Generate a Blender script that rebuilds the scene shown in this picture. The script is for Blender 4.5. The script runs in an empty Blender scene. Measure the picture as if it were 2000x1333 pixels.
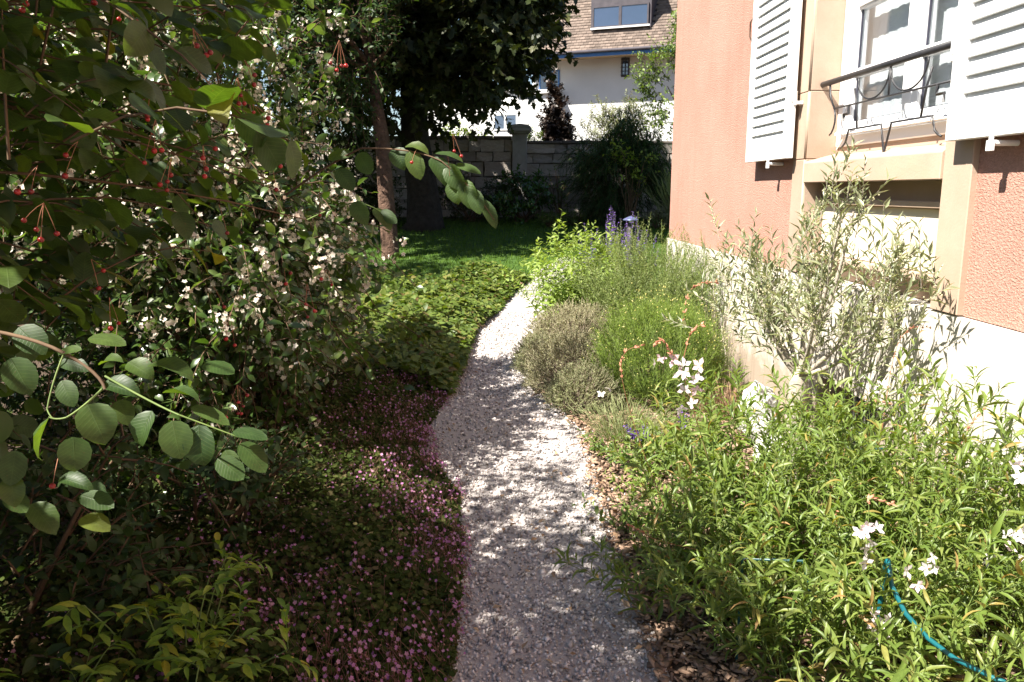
import bpy, bmesh, math, random
import numpy as np
from mathutils import Matrix, Vector

rng = np.random.default_rng(7)
random.seed(7)
sc = bpy.context.scene
COL = sc.collection
R = math.radians

# ------------------------------------------------------------------ camera, sky, sun, exposure
F_PX, EYE = 1556.0, 1.6
YAW, PITCH = R(1.519), R(10.735)
cam_d = bpy.data.cameras.new("camera")
cam = bpy.data.objects.new("camera", cam_d)
COL.objects.link(cam)
cam.location = (0, 0, EYE)
cam.rotation_euler = (R(90) - PITCH, 0, -YAW)
cam_d.sensor_width = 36.0
cam_d.lens = 36.0 * F_PX / 2000.0
cam_d.clip_start = 0.05
cam_d.clip_end = 2000.0
sc.camera = cam

SUN = Vector((-0.55, -0.33, 0.78)).normalized()
w = bpy.data.worlds.new("World")
sc.world = w
w.use_nodes = True
nt = w.node_tree
for n_ in list(nt.nodes):
    nt.nodes.remove(n_)
sky = nt.nodes.new("ShaderNodeTexSky")
sky.sky_type = 'NISHITA'
sky.sun_disc = False
sky.sun_elevation = math.asin(SUN.z)
sky.sun_rotation = math.atan2(SUN.x, SUN.y)
sky.air_density = 1.0
sky.dust_density = 0.6
bg = nt.nodes.new("ShaderNodeBackground")
bg.inputs[1].default_value = 0.05
wo = nt.nodes.new("ShaderNodeOutputWorld")
nt.links.new(sky.outputs[0], bg.inputs[0])
nt.links.new(bg.outputs[0], wo.inputs[0])

sun_d = bpy.data.lights.new("sun", 'SUN')
sun_d.energy = 5.0
sun_d.angle = R(0.53)
sun_d.color = (1.0, 0.94, 0.84)
sun_o = bpy.data.objects.new("sun", sun_d)
COL.objects.link(sun_o)
sun_o.rotation_euler = SUN.to_track_quat('Z', 'Y').to_euler()
sun_o.location = (-5, -1, 9)

sc.view_settings.view_transform = 'Standard'
sc.view_settings.look = 'None'
sc.view_settings.gamma = 1.0
sc.view_settings.use_curve_mapping = False
sc.view_settings.exposure = 1.72
sc.render.engine = 'CYCLES'
sc.cycles.max_bounces = 7
sc.cycles.diffuse_bounces = 4
sc.cycles.transmission_bounces = 4
sc.cycles.transparent_max_bounces = 8

# ------------------------------------------------------------------ a pinhole of the same camera, used for surveying points off the photograph
_fw = np.array([math.sin(YAW) * math.cos(PITCH), math.cos(YAW) * math.cos(PITCH), -math.sin(PITCH)])
_rt = np.array([math.cos(YAW), -math.sin(YAW), 0.0])
_up = np.cross(_rt, _fw)
EYEP = np.array([0, 0, EYE])


def at(px, py, Y):
    d = _fw + _rt * (px - 1000) / F_PX + _up * (666.5 - py) / F_PX
    return EYEP + d * (Y / d[1])


def project(P):
    v = np.asarray(P, float) - EYEP
    z = np.maximum(v @ _fw, 1e-3)
    return 1000 + F_PX * (v @ _rt) / z, 666.5 - F_PX * (v @ _up) / z, v @ _fw


# ------------------------------------------------------------------ object helpers
def tag(o, label=None, cat=None, group=None, kind=None):
    if label: o['label'] = label
    if cat: o['category'] = cat
    if group: o['group'] = group
    if kind: o['kind'] = kind
    return o


def empty(name, loc, label, cat, group=None, rz=0.0):
    o = bpy.data.objects.new(name, None)
    COL.objects.link(o)
    o.location = loc
    o.rotation_euler = (0, 0, rz)
    o.empty_display_size = 0.1
    return tag(o, label, cat, group)


def wloc(parent):
    v = Vector((0, 0, 0))
    while parent is not None:
        v = v + parent.location
        parent = parent.parent
    return v


def link_mesh(name, me, parent=None, M=None, local=False):
    """M is a world matrix unless local; parents only translate unless local is used."""
    o = bpy.data.objects.new(name, me)
    COL.objects.link(o)
    if parent is not None:
        o.parent = parent
    M = M or Matrix.Identity(4)
    if parent is not None and not local:
        M = Matrix.Translation(-wloc(parent)) @ M
    o.matrix_basis = M
    return o


def np_mesh(name, V, T, mats, mat_idx=None, smooth=False):
    V = np.asarray(V, np.float32)
    T = np.asarray(T, np.int32)
    me = bpy.data.meshes.new(name)
    me.vertices.add(len(V))
    me.vertices.foreach_set("co", V.ravel())
    k = T.shape[1]
    me.loops.add(T.size)
    me.loops.foreach_set("vertex_index", T.ravel())
    me.polygons.add(len(T))
    me.polygons.foreach_set("loop_start", np.arange(0, T.size, k, dtype=np.int32))
    me.polygons.foreach_set("loop_total", np.full(len(T), k, dtype=np.int32))
    if mat_idx is not None:
        me.polygons.foreach_set("material_index", np.asarray(mat_idx, np.int32))
    if smooth:
        me.polygons.foreach_set("use_smooth", np.ones(len(T), dtype=bool))
    for m in (mats if isinstance(mats, (list, tuple)) else [mats]):
        me.materials.append(m)
    me.update(calc_edges=True)
    return me


class Acc:
    """Collects triangle soups and links them as one mesh object."""
    def __init__(s):
        s.V, s.T, s.M, s.n = [], [], [], 0

    def add(s, V, T, m=0):
        if len(V) == 0:
            return
        s.V.append(V); s.T.append(T + s.n); s.M.append(np.full(len(T), m, np.int32)); s.n += len(V)

    def obj(s, name, mats, parent=None, smooth=False, kind=None, M=None):
        V = np.concatenate(s.V); T = np.concatenate(s.T)
        if parent is not None:
            V = V - np.array(wloc(parent))
        me = np_mesh(name, V, T, mats, np.concatenate(s.M), smooth)
        o = bpy.data.objects.new(name, me)
        COL.objects.link(o)
        o.parent = parent
        if kind: o['kind'] = kind
        return o


class Bm:
    """Small bmesh collector for built things (boxes, bars, tubes)."""
    def __init__(s):
        s.b = bmesh.new()

    def box(s, x0, x1, y0, y1, z0, z1):
        vs = [s.b.verts.new(p) for p in ((x0, y0, z0), (x1, y0, z0), (x1, y1, z0), (x0, y1, z0), (x0, y0, z1), (x1, y0, z1), (x1, y1, z1), (x0, y1, z1))]
        for f in ((0, 3, 2, 1), (4, 5, 6, 7), (0, 1, 5, 4), (1, 2, 6, 5), (2, 3, 7, 6), (3, 0, 4, 7)):
            s.b.faces.new([vs[i] for i in f])
        return vs

    def poly_prism(s, pts, d):
        a = [s.b.verts.new(p) for p in pts]
        c = [s.b.verts.new((p[0] + d[0], p[1] + d[1], p[2] + d[2])) for p in pts]
        n = len(pts)
        s.b.faces.new(a[::-1]); s.b.faces.new(c)
        for i in range(n):
            s.b.faces.new((a[i], a[(i + 1) % n], c[(i + 1) % n], c[i]))

    def tube(s, pts, r, sides=8, cap=True):
        pts = [Vector(p) for p in pts]
        rr = r if isinstance(r, (list, tuple)) else [r] * len(pts)
        rings = []
        ref = Vector((0.13, 0.27, 0.95)).normalized()
        for i, p in enumerate(pts):
            t = (pts[min(i + 1, len(pts) - 1)] - pts[max(i - 1, 0)]).normalized()
            if abs(t.dot(ref)) > 0.93:
                e = t.cross(Vector((1, 0.1, 0))).normalized()
            else:
                e = t.cross(ref).normalized()
            g = t.cross(e)
            rings.append([s.b.verts.new(p + (e * math.cos(a) + g * math.sin(a)) * rr[i]) for a in [2 * math.pi * k / sides for k in range(sides)]])
        for A, B_ in zip(rings[:-1], rings[1:]):
            for k in range(sides):
                s.b.faces.new((A[k], A[(k + 1) % sides], B_[(k + 1) % sides], B_[k]))
        if cap:
            s.b.faces.new(rings[0][::-1]); s.b.faces.new(rings[-1])

    def mesh(s, name, mat, bevel=0.0, smooth=False, seg=1):
        if bevel:
            bmesh.ops.bevel(s.b, geom=list(s.b.edges), offset=bevel, segments=seg, affect='EDGES', profile=0.7, clamp_overlap=True)
        bmesh.ops.recalc_face_normals(s.b, faces=list(s.b.faces))
        me = bpy.data.meshes.new(name)
        s.b.to_mesh(me); s.b.free()
        me.materials.append(mat)
        if smooth:
            for p in me.polygons: p.use_smooth = True
        return me

    def obj(s, name, mat, parent=None, bevel=0.0, smooth=False, local=False, seg=1):
        return link_mesh(name, s.mesh(name, mat, bevel, smooth, seg), parent, None, local)


# ------------------------------------------------------------------ materials
def new_mat(name):
    m = bpy.data.materials.new(name)
    m.use_nodes = True
    t = m.node_tree
    for n in list(t.nodes): t.nodes.remove(n)
    out = t.nodes.new("ShaderNodeOutputMaterial")
    return m, t, out


def N(t, kind, **kw):
    n = t.nodes.new(kind)
    for k, v in kw.items():
        if k.startswith("i_"):
            n.inputs[k[2:].replace("_", " ")].default_value = v
        else:
            setattr(n, k, v)
    return n


def rgba(c):
    return (c[0], c[1], c[2], 1.0)


def mixcol(t, fac, a, b, mode='MIX'):
    m = t.nodes.new("ShaderNodeMix")
    m.data_type = 'RGBA'; m.blend_type = mode
    for sock, v in ((0, fac), (6, a), (7, b)):
        if hasattr(v, "links") or isinstance(v, bpy.types.NodeSocket):
            t.links.new(v, m.inputs[sock])
        elif isinstance(v, (int, float)):
            m.inputs[sock].default_value = v
        else:
            m.inputs[sock].default_value = rgba(v)
    return m.outputs[2]


def ramp(t, fac, stops):
    r = t.nodes.new("ShaderNodeValToRGB")
    e = r.color_ramp.elements
    while len(e) < len(stops): e.new(0.5)
    for k, (p, c) in enumerate(stops):
        e[k].position = p
        e[k].color = rgba(c) if not isinstance(c, (int, float)) else (c, c, c, 1)
    t.links.new(fac, r.inputs[0])
    return r.outputs[0]


def rand_fac(t):
    g = t.nodes.new("ShaderNodeNewGeometry"); o = t.nodes.new("ShaderNodeObjectInfo")
    a = N(t, "ShaderNodeMath", operation='ADD')
    t.links.new(g.outputs['Random Per Island'], a.inputs[0]); t.links.new(o.outputs['Random'], a.inputs[1])
    f = N(t, "ShaderNodeMath", operation='FRACT')
    t.links.new(a.outputs[0], f.inputs[0])
    return f.outputs[0], g


def leaf_mat(name, stops, trans=0.32, tcol=(1.5, 1.6, 0.5), rough=0.42, spec=0.35, veins=False, back=None):
    m, t, out = new_mat(name)
    fac, g = rand_fac(t)
    col = ramp(t, fac, stops)
    tc = t.nodes.new("ShaderNodeTexCoord")
    no = N(t, "ShaderNodeTexNoise", i_Scale=3.0 if veins else 9.0, i_Detail=3.0)
    t.links.new(tc.outputs['Object'], no.inputs['Vector'])
    v = ramp(t, no.outputs[0], [(0.3, 0.78), (0.7, 1.18)])
    col = mixcol(t, 1.0, col, v, 'MULTIPLY')
    if veins:
        ns = N(t, "ShaderNodeTexNoise", i_Scale=11.0, i_Detail=2.0)
        t.links.new(tc.outputs['Object'], ns.inputs['Vector'])
        oi = t.nodes.new("ShaderNodeObjectInfo")
        om = N(t, "ShaderNodeMath", operation='MULTIPLY'); t.links.new(oi.outputs['Random'], om.inputs[0]); om.inputs[1].default_value = 37.0
        ns.noise_dimensions = '4D'; t.links.new(om.outputs[0], ns.inputs['W'])
        col = mixcol(t, ramp(t, ns.outputs[0], [(0.70, 0.0), (0.74, 0.8)]), col, (0.11, 0.06, 0.025))
    p = N(t, "ShaderNodeBsdfPrincipled", i_Roughness=rough)
    p.inputs['Specular IOR Level'].default_value = spec
    if back:
        col = mixcol(t, g.outputs['Backfacing'], col, mixcol(t, 1.0, col, back, 'MULTIPLY'))
    if veins:
        # side veins run forward from the midrib: stripes in x - 0.55|y|
        sx = t.nodes.new("ShaderNodeSeparateXYZ"); t.links.new(tc.outputs['Object'], sx.inputs[0])
        ab = N(t, "ShaderNodeMath", operation='ABSOLUTE'); t.links.new(sx.outputs[1], ab.inputs[0])
        mu = N(t, "ShaderNodeMath", operation='MULTIPLY_ADD'); t.links.new(ab.outputs[0], mu.inputs[0]); mu.inputs[1].default_value = -0.5; t.links.new(sx.outputs[0], mu.inputs[2])
        sn = N(t, "ShaderNodeMath", operation='MULTIPLY'); t.links.new(mu.outputs[0], sn.inputs[0]); sn.inputs[1].default_value = 62.0
        si = N(t, "ShaderNodeMath", operation='SINE'); t.links.new(sn.outputs[0], si.inputs[0])
        pw = ramp(t, si.outputs[0], [(0.0, 0.0), (0.78, 0.0), (0.97, 1.0)])
        mid = ramp(t, ab.outputs[0], [(0.0, 1.0), (0.022, 0.0)])
        mx = N(t, "ShaderNodeMath", operation='MAXIMUM'); t.links.new(pw, mx.inputs[0]); t.links.new(mid, mx.inputs[1])
        mc = N(t, "ShaderNodeMath", operation='MULTIPLY'); t.links.new(mx.outputs[0], mc.inputs[0]); mc.inputs[1].default_value = 0.11
        col = mixcol(t, mc.outputs[0], col, (0.20, 0.27, 0.09))
        bp = N(t, "ShaderNodeBump", i_Strength=0.2, i_Distance=0.008)
        t.links.new(mx.outputs[0], bp.inputs['Height'])
        t.links.new(bp.outputs[0], p.inputs['Normal'])
    t.links.new(col, p.inputs['Base Color'])
    tr = t.nodes.new("ShaderNodeBsdfTranslucent")
    t.links.new(mixcol(t, 1.0, col, tcol, 'MULTIPLY'), tr.inputs[0])
    ms = t.nodes.new("ShaderNodeMixShader"); ms.inputs[0].default_value = trans
    t.links.new(p.outputs[0], ms.inputs[1]); t.links.new(tr.outputs[0], ms.inputs[2])
    t.links.new(ms.outputs[0], out.inputs[0])
    return m


def surf_mat(name, c1, c2, scale=4.0, rough=0.8, bump=0.0, bscale=60.0, bdist=0.01, detail=6.0, island=0.0, spec=0.3, metal=0.0, stain=None, voro=False, coat=0.0):
    m, t, out = new_mat(name)
    tc = t.nodes.new("ShaderNodeTexCoord")
    no = N(t, "ShaderNodeTexNoise", i_Scale=scale, i_Detail=detail, i_Roughness=0.6)
    t.links.new(tc.outputs['Object'], no.inputs['Vector'])
    col = mixcol(t, ramp(t, no.outputs[0], [(0.3, 0.0), (0.7, 1.0)]), c1, c2)
    if island:
        fac, g = rand_fac(t)
        col = mixcol(t, 1.0, col, ramp(t, fac, [(0.0, 1.0 - island), (1.0, 1.0 + island)]), 'MULTIPLY')
    if stain:
        n2 = N(t, "ShaderNodeTexNoise", i_Scale=stain[1], i_Detail=8.0, i_Roughness=0.7)
        t.links.new(tc.outputs['Object'], n2.inputs['Vector'])
        col = mixcol(t, ramp(t, n2.outputs[0], [(stain[2], 0.0), (stain[2] + 0.18, stain[3])]), col, stain[0])
    p = N(t, "ShaderNodeBsdfPrincipled", i_Roughness=rough, i_Metallic=metal)
    p.inputs['Specular IOR Level'].default_value = spec
    p.inputs['Coat Weight'].default_value = coat
    t.links.new(col, p.inputs['Base Color'])
    if bump:
        if voro:
            b = N(t, "ShaderNodeTexVoronoi", i_Scale=bscale, feature='SMOOTH_F1')
            src = b.outputs['Distance']
        else:
            b = N(t, "ShaderNodeTexNoise", i_Scale=bscale, i_Detail=5.0, i_Roughness=0.6)
            src = b.outputs[0]
        t.links.new(tc.outputs['Object'], b.inputs['Vector'])
        bp = N(t, "ShaderNodeBump", i_Strength=bump, i_Distance=bdist)
        t.links.new(src, bp.inputs['Height']); t.links.new(bp.outputs[0], p.inputs['Normal'])
    t.links.new(p.outputs[0], out.inputs[0])
    return m


def render_mat():
    """Pink roughcast: coarse trowelled grains."""
    m, t, out = new_mat("pink_roughcast")
    tc = t.nodes.new("ShaderNodeTexCoord")
    mp = N(t, "ShaderNodeMapping"); mp.inputs['Scale'].default_value = (1, 0.75, 1.25)
    t.links.new(tc.outputs['Object'], mp.inputs[0])
    n1 = N(t, "ShaderNodeTexNoise", i_Scale=95.0, i_Detail=4.0, i_Roughness=0.55, i_Distortion=0.6)
    t.links.new(mp.outputs[0], n1.inputs['Vector'])
    n2 = N(t, "ShaderNodeTexNoise", i_Scale=1.3, i_Detail=7.0, i_Roughness=0.65)
    t.links.new(tc.outputs['Object'], n2.inputs['Vector'])
    col = mixcol(t, ramp(t, n2.outputs[0], [(0.3, 0.0), (0.7, 1.0)]), (0.455, 0.242, 0.185), (0.515, 0.30, 0.238))
    h = ramp(t, n1.outputs[0], [(0.38, 0.0), (0.62, 1.0)])
    col = mixcol(t, h, mixcol(t, 1.0, col, (0.8, 0.76, 0.76), 'MULTIPLY'), col)
    p = N(t, "ShaderNodeBsdfPrincipled", i_Roughness=0.9)
    p.inputs['Specular IOR Level'].default_value = 0.2
    t.links.new(col, p.inputs['Base Color'])
    bp = N(t, "ShaderNodeBump", i_Strength=0.75, i_Distance=0.0045)
    t.links.new(h, bp.inputs['Height']); t.links.new(bp.outputs[0], p.inputs['Normal'])
    t.links.new(p.outputs[0], out.inputs[0])
    return m


def glass_mat(name, tint=(0.9, 0.95, 1.0), gloss=0.35):
    m, t, out = new_mat(name)
    g = N(t, "ShaderNodeBsdfGlossy", i_Roughness=0.02)
    tr = t.nodes.new("ShaderNodeBsdfTransparent"); tr.inputs[0].default_value = rgba(tint)
    fr = N(t, "ShaderNodeLayerWeight", i_Blend=gloss)
    ms = t.nodes.new("ShaderNodeMixShader")
    t.links.new(fr.outputs[1], ms.inputs[0]); t.links.new(tr.outputs[0], ms.inputs[1]); t.links.new(g.outputs[0], ms.inputs[2])
    t.links.new(ms.outputs[0], out.inputs[0])
    return m


def stone_mat(name, c1, c2, c3, hue=0.25):
    return surf_mat(name, c1, c2, scale=5.0, rough=0.9, bump=0.7, bscale=22.0, bdist=0.02, island=hue, stain=(c3, 2.2, 0.52, 0.7))


M = {}
M['render'] = render_mat()
def weathered(m, low, colr, streak=0.0, sc=1.0):
    """soil splash near the ground and faint vertical run marks over a finished material"""
    t = m.node_tree
    p = [n for n in t.nodes if n.type == 'BSDF_PRINCIPLED'][0]
    src = p.inputs['Base Color'].links[0].from_socket
    tc = t.nodes.new("ShaderNodeTexCoord")
    sx = t.nodes.new("ShaderNodeSeparateXYZ"); t.links.new(tc.outputs['Object'], sx.inputs[0])
    no = N(t, "ShaderNodeTexNoise", i_Scale=7.0, i_Detail=8.0, i_Roughness=0.7); t.links.new(tc.outputs['Object'], no.inputs['Vector'])
    ma = N(t, "ShaderNodeMath", operation='MULTIPLY_ADD'); t.links.new(no.outputs[0], ma.inputs[0]); ma.inputs[1].default_value = -low * 1.7; t.links.new(sx.outputs[2], ma.inputs[2])
    f = ramp(t, ma.outputs[0], [(0.0, 0.85), (0.001 + low * .5, 0.0)])
    col = mixcol(t, f, src, colr)
    if streak:
        mp = N(t, "ShaderNodeMapping"); mp.inputs['Scale'].default_value = (9 * sc, 9 * sc, .5 * sc); t.links.new(tc.outputs['Object'], mp.inputs[0])
        n2 = N(t, "ShaderNodeTexNoise", i_Scale=1.0, i_Detail=6.0, i_Roughness=0.65); t.links.new(mp.outputs[0], n2.inputs['Vector'])
        col = mixcol(t, ramp(t, n2.outputs[0], [(0.5, 0.0), (0.75, streak)]), col, mixcol(t, 1.0, col, (0.72, 0.66, 0.6), 'MULTIPLY'))
    t.links.new(col, p.inputs['Base Color'])
    return m


M['plinth'] = surf_mat("limewashed_plinth", (0.50, 0.46, 0.405), (0.60, 0.56, 0.50), scale=2.0, rough=0.9, bump=0.35, bscale=55, bdist=0.006, stain=((0.50, 0.42, 0.33), 2.6, 0.58, 0.45))
weathered(M['plinth'], .42, (0.30, 0.23, 0.17), .8)
weathered(M['render'], -5.0, (0.5, 0.3, 0.2), .3)
M['sandstone'] = surf_mat("yellow_sandstone", (0.36, 0.258, 0.19), (0.43, 0.325, 0.25), scale=3.0, rough=0.9, bump=0.3, bscale=90, bdist=0.004, stain=((0.47, 0.32, 0.20), 1.7, 0.58, 0.4), island=0.05)
M['cream'] = surf_mat("cream_painted_panel", (0.62, 0.55, 0.43), (0.66, 0.6, 0.49), scale=2.0, rough=0.8, bump=0.12, bscale=70, bdist=0.004)
M['white_paint'] = surf_mat("white_gloss_paint", (0.78, 0.78, 0.77), (0.82, 0.82, 0.81), scale=3, rough=0.4, bump=0.06, bscale=40, bdist=0.003, spec=0.45, stain=((0.56, 0.54, 0.48), 7.0, 0.55, 0.45))
M['white_pvc'] = surf_mat("white_window_frame", (0.8, 0.8, 0.8), (0.83, 0.83, 0.83), scale=3, rough=0.3, spec=0.5)
M['gasket'] = surf_mat("dark_gasket", (0.03, 0.03, 0.05), (0.05, 0.05, 0.07), rough=0.5)
M['iron'] = surf_mat("black_wrought_iron", (0.018, 0.018, 0.022), (0.035, 0.033, 0.035), scale=20, rough=0.45, bump=0.2, bscale=90, bdist=0.002, spec=0.5)
M['rust'] = surf_mat("rusty_brown_iron", (0.10, 0.06, 0.04), (0.16, 0.10, 0.07), scale=30, rough=0.7)
M['glass'] = glass_mat("window_glass", (0.95, 0.97, 0.98), 0.12)
M['curtain'] = surf_mat("net_curtain", (0.66, 0.67, 0.68), (0.72, 0.73, 0.74), scale=3, rough=0.9)
M['dark_room'] = surf_mat("room_interior", (0.06, 0.06, 0.065), (0.08, 0.08, 0.085), rough=0.9)
M['grey_metal'] = surf_mat("galvanised_metal", (0.42, 0.43, 0.44), (0.52, 0.53, 0.54), scale=14, rough=0.42, metal=0.75)
M['teal'] = surf_mat("teal_hose_plastic", (0.006, 0.10, 0.12), (0.01, 0.13, 0.15), scale=9, rough=0.35, spec=0.5)
M['green_wire'] = surf_mat("green_coated_wire", (0.004, 0.055, 0.06), (0.008, 0.08, 0.085), scale=9, rough=0.4, spec=0.5)
M['soil'] = surf_mat("garden_soil", (0.045, 0.03, 0.02), (0.095, 0.065, 0.045), scale=14, rough=1.0, bump=0.8, bscale=45, bdist=0.02)
M['gravel_bed'] = surf_mat("gravel_bed", (0.36, 0.325, 0.31), (0.46, 0.42, 0.40), scale=60, rough=0.95, bump=0.9, bscale=140, bdist=0.01)
M['pebble'] = surf_mat("pale_gravel", (0.42, 0.375, 0.36), (0.58, 0.535, 0.51), scale=20, rough=0.9, island=0.62)
M['chip'] = surf_mat("bark_mulch", (0.17, 0.10, 0.065), (0.36, 0.25, 0.18), scale=9, rough=0.95, bump=0.5, bscale=40, bdist=0.01, island=0.5)
M['lawn_base'] = surf_mat("lawn_soil", (0.035, 0.075, 0.01), (0.05, 0.10, 0.016), scale=5, rough=1.0)
M['wall_stone'] = stone_mat("grey_sandstone_block", (0.30, 0.265, 0.235), (0.42, 0.375, 0.33), (0.19, 0.165, 0.145))
M['mortar'] = surf_mat("old_mortar", (0.10, 0.085, 0.075), (0.15, 0.13, 0.11), scale=12, rough=1.0, bump=0.6, bscale=50, bdist=0.01)
M['pillar'] = surf_mat("weathered_pillar_stone", (0.27, 0.26, 0.25), (0.36, 0.35, 0.33), scale=4, rough=0.9, bump=0.4, bscale=40, bdist=0.01, stain=((0.16, 0.17, 0.15), 3.0, 0.52, 0.6))
M['rock'] = surf_mat("white_limestone", (0.58, 0.56, 0.53), (0.70, 0.68, 0.65), scale=6, rough=0.9, bump=0.5, bscale=25, bdist=0.02)
M['bark_dark'] = surf_mat("furrowed_grey_bark", (0.028, 0.023, 0.019), (0.06, 0.052, 0.045), scale=9, rough=1.0, bump=1.0, bscale=16, bdist=0.05)
M['bark_red'] = surf_mat("reddish_bark", (0.08, 0.046, 0.032), (0.165, 0.10, 0.07), scale=11, rough=0.9, bump=1.0, bscale=18, bdist=0.05)
M['bark_olive'] = surf_mat("pale_olive_bark", (0.30, 0.26, 0.21), (0.42, 0.37, 0.31), scale=14, rough=0.95, bump=0.7, bscale=40, bdist=0.01)
M['twig_brown'] = surf_mat("brown_twig", (0.075, 0.045, 0.026), (0.13, 0.082, 0.045), scale=20, rough=0.8)
M['twig_green'] = surf_mat("green_stem", (0.10, 0.15, 0.04), (0.16, 0.22, 0.06), scale=20, rough=0.6)
M['twig_red'] = surf_mat("reddish_stem", (0.30, 0.12, 0.07), (0.40, 0.19, 0.11), scale=20, rough=0.6)
M['twig_dry'] = surf_mat("dry_grey_stem", (0.24, 0.19, 0.14), (0.34, 0.28, 0.21), scale=20, rough=0.9)
M['n_wall'] = surf_mat("white_house_plaster", (0.54, 0.54, 0.535), (0.63, 0.63, 0.625), scale=0.8, rough=0.9, bump=0.15, bscale=20, bdist=0.01, stain=((0.5, 0.49, 0.46), 1.2, 0.56, 0.5))
M['n_tile'] = surf_mat("brown_clay_tile", (0.155, 0.118, 0.098), (0.22, 0.17, 0.14), scale=3, rough=0.85, island=0.3)
M['n_blue'] = surf_mat("blue_painted_wood", (0.05, 0.14, 0.34), (0.07, 0.18, 0.40), scale=3, rough=0.5)
M['n_dark'] = surf_mat("dark_slate_cladding", (0.05, 0.045, 0.055), (0.08, 0.07, 0.08), scale=5, rough=0.7)
M['n_soffit'] = surf_mat("timber_soffit", (0.42, 0.33, 0.2), (0.5, 0.4, 0.26), scale=5, rough=0.8)
M['n_glass'] = surf_mat("reflecting_pane", (0.03, 0.05, 0.09), (0.04, 0.06, 0.11), scale=1, rough=0.03, spec=1.0, coat=1.0)
M['lamp_blue'] = surf_mat("blue_grey_lamp_metal", (0.10, 0.12, 0.22), (0.14, 0.17, 0.28), scale=9, rough=0.35, metal=0.4)

# leaves
M['l_service'] = leaf_mat("serviceberry_leaf", [(0.0, (0.028, 0.058, 0.016)), (0.55, (0.045, 0.085, 0.020)), (0.975, (0.065, 0.105, 0.022)), (0.99, (0.17, 0.17, 0.03))], 0.42, (1.7, 1.65, 0.30), 0.46, 0.38, veins=True, back=(1.25, 1.2, 1.2))
M['berry'] = surf_mat("red_berry", (0.20, 0.008, 0.010), (0.30, 0.02, 0.014), scale=8, rough=0.28, island=0.4, spec=0.5)
M['l_deutzia'] = leaf_mat("mock_orange_leaf", [(0.0, (0.035, 0.07, 0.014)), (0.6, (0.062, 0.112, 0.024)), (1.0, (0.12, 0.17, 0.05))], 0.34, (1.4, 1.5, 0.45), 0.30, 0.65, back=(1.25, 1.2, 1.2))
M['f_white'] = leaf_mat("white_petal", [(0.0, (0.70, 0.64, 0.53)), (0.6, (0.80, 0.75, 0.66)), (1.0, (0.62, 0.48, 0.38))], 0.3, (1.0, 0.95, 0.85), 0.6, 0.2)
M['f_gaura'] = leaf_mat("gaura_petal", [(0.0, (0.78, 0.72, 0.72)), (0.7, (0.82, 0.78, 0.78)), (1.0, (0.78, 0.56, 0.6))], 0.35, (1.0, 0.92, 0.92), 0.6, 0.2)
M['f_bud'] = leaf_mat("gaura_bud", [(0.0, (0.48, 0.18, 0.12)), (1.0, (0.60, 0.33, 0.20))], 0.2, (1.1, 0.8, 0.6), 0.5, 0.3)
M['f_magenta'] = leaf_mat("magenta_petal", [(0.0, (0.40, 0.15, 0.34)), (0.6, (0.52, 0.26, 0.45)), (1.0, (0.46, 0.27, 0.31))], 0.3, (1.1, 0.8, 1.1), 0.6, 0.2)
M['l_brownpink'] = leaf_mat("spent_flower", [(0.0, (0.24, 0.10, 0.10)), (1.0, (0.36, 0.20, 0.15))], 0.25, (1.1, 0.8, 0.7), 0.7, 0.2)
M['f_purple'] = leaf_mat("purple_floret", [(0.0, (0.14, 0.07, 0.33)), (1.0, (0.26, 0.16, 0.48))], 0.25, (1.0, 0.8, 1.2), 0.7, 0.2)
M['f_yellow'] = leaf_mat("yellow_bud", [(0.0, (0.50, 0.46, 0.11)), (1.0, (0.66, 0.62, 0.28))], 0.2, (1.1, 1.1, 0.5), 0.7, 0.2)
M['l_geranium'] = leaf_mat("geranium_leaf", [(0.0, (0.03, 0.05, 0.010)), (0.7, (0.06, 0.082, 0.018)), (1.0, (0.13, 0.10, 0.05))], 0.25, (1.3, 1.4, 0.5), 0.7, 0.08)
M['l_ivy'] = leaf_mat("ground_cover_leaf", [(0.0, (0.06, 0.10, 0.018)), (0.6, (0.115, 0.165, 0.03)), (0.92, (0.18, 0.21, 0.045)), (1.0, (0.17, 0.10, 0.05))], 0.33, (1.4, 1.5, 0.4), 0.5, 0.35)
M['l_gaura'] = leaf_mat("gaura_leaf", [(0.0, (0.095, 0.15, 0.028)), (0.6, (0.155, 0.22, 0.045)), (0.93, (0.20, 0.24, 0.065)), (0.96, (0.30, 0.25, 0.07)), (1.0, (0.34, 0.20, 0.09))], 0.36, (1.35, 1.45, 0.4), 0.42, 0.4, back=(1.15, 1.1, 1.15))
M['l_olive'] = leaf_mat("olive_leaf", [(0.0, (0.13, 0.155, 0.075)), (0.6, (0.22, 0.245, 0.135)), (1.0, (0.32, 0.33, 0.21))], 0.22, (1.3, 1.35, 0.6), 0.38, 0.5, back=(1.7, 1.65, 1.9))
M['l_olivef'] = leaf_mat("olive_blossom", [(0.0, (0.50, 0.46, 0.27)), (1.0, (0.62, 0.58, 0.40))], 0.25, (1.1, 1.1, 0.7), 0.7, 0.2)
M['l_thyme'] = leaf_mat("grey_thyme_leaf", [(0.0, (0.22, 0.225, 0.125)), (0.6, (0.33, 0.325, 0.19)), (1.0, (0.42, 0.385, 0.25))], 0.2, (1.2, 1.2, 0.6), 0.7, 0.2)
M['l_thymeg'] = leaf_mat("grey_green_leaf", [(0.0, (0.18, 0.205, 0.10)), (1.0, (0.30, 0.31, 0.17))], 0.2, (1.2, 1.2, 0.6), 0.7, 0.2)
M['l_santolina'] = leaf_mat("santolina_leaf", [(0.0, (0.115, 0.18, 0.024)), (0.6, (0.175, 0.255, 0.038)), (1.0, (0.25, 0.31, 0.07))], 0.3, (1.3, 1.4, 0.4), 0.6, 0.25)
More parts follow.
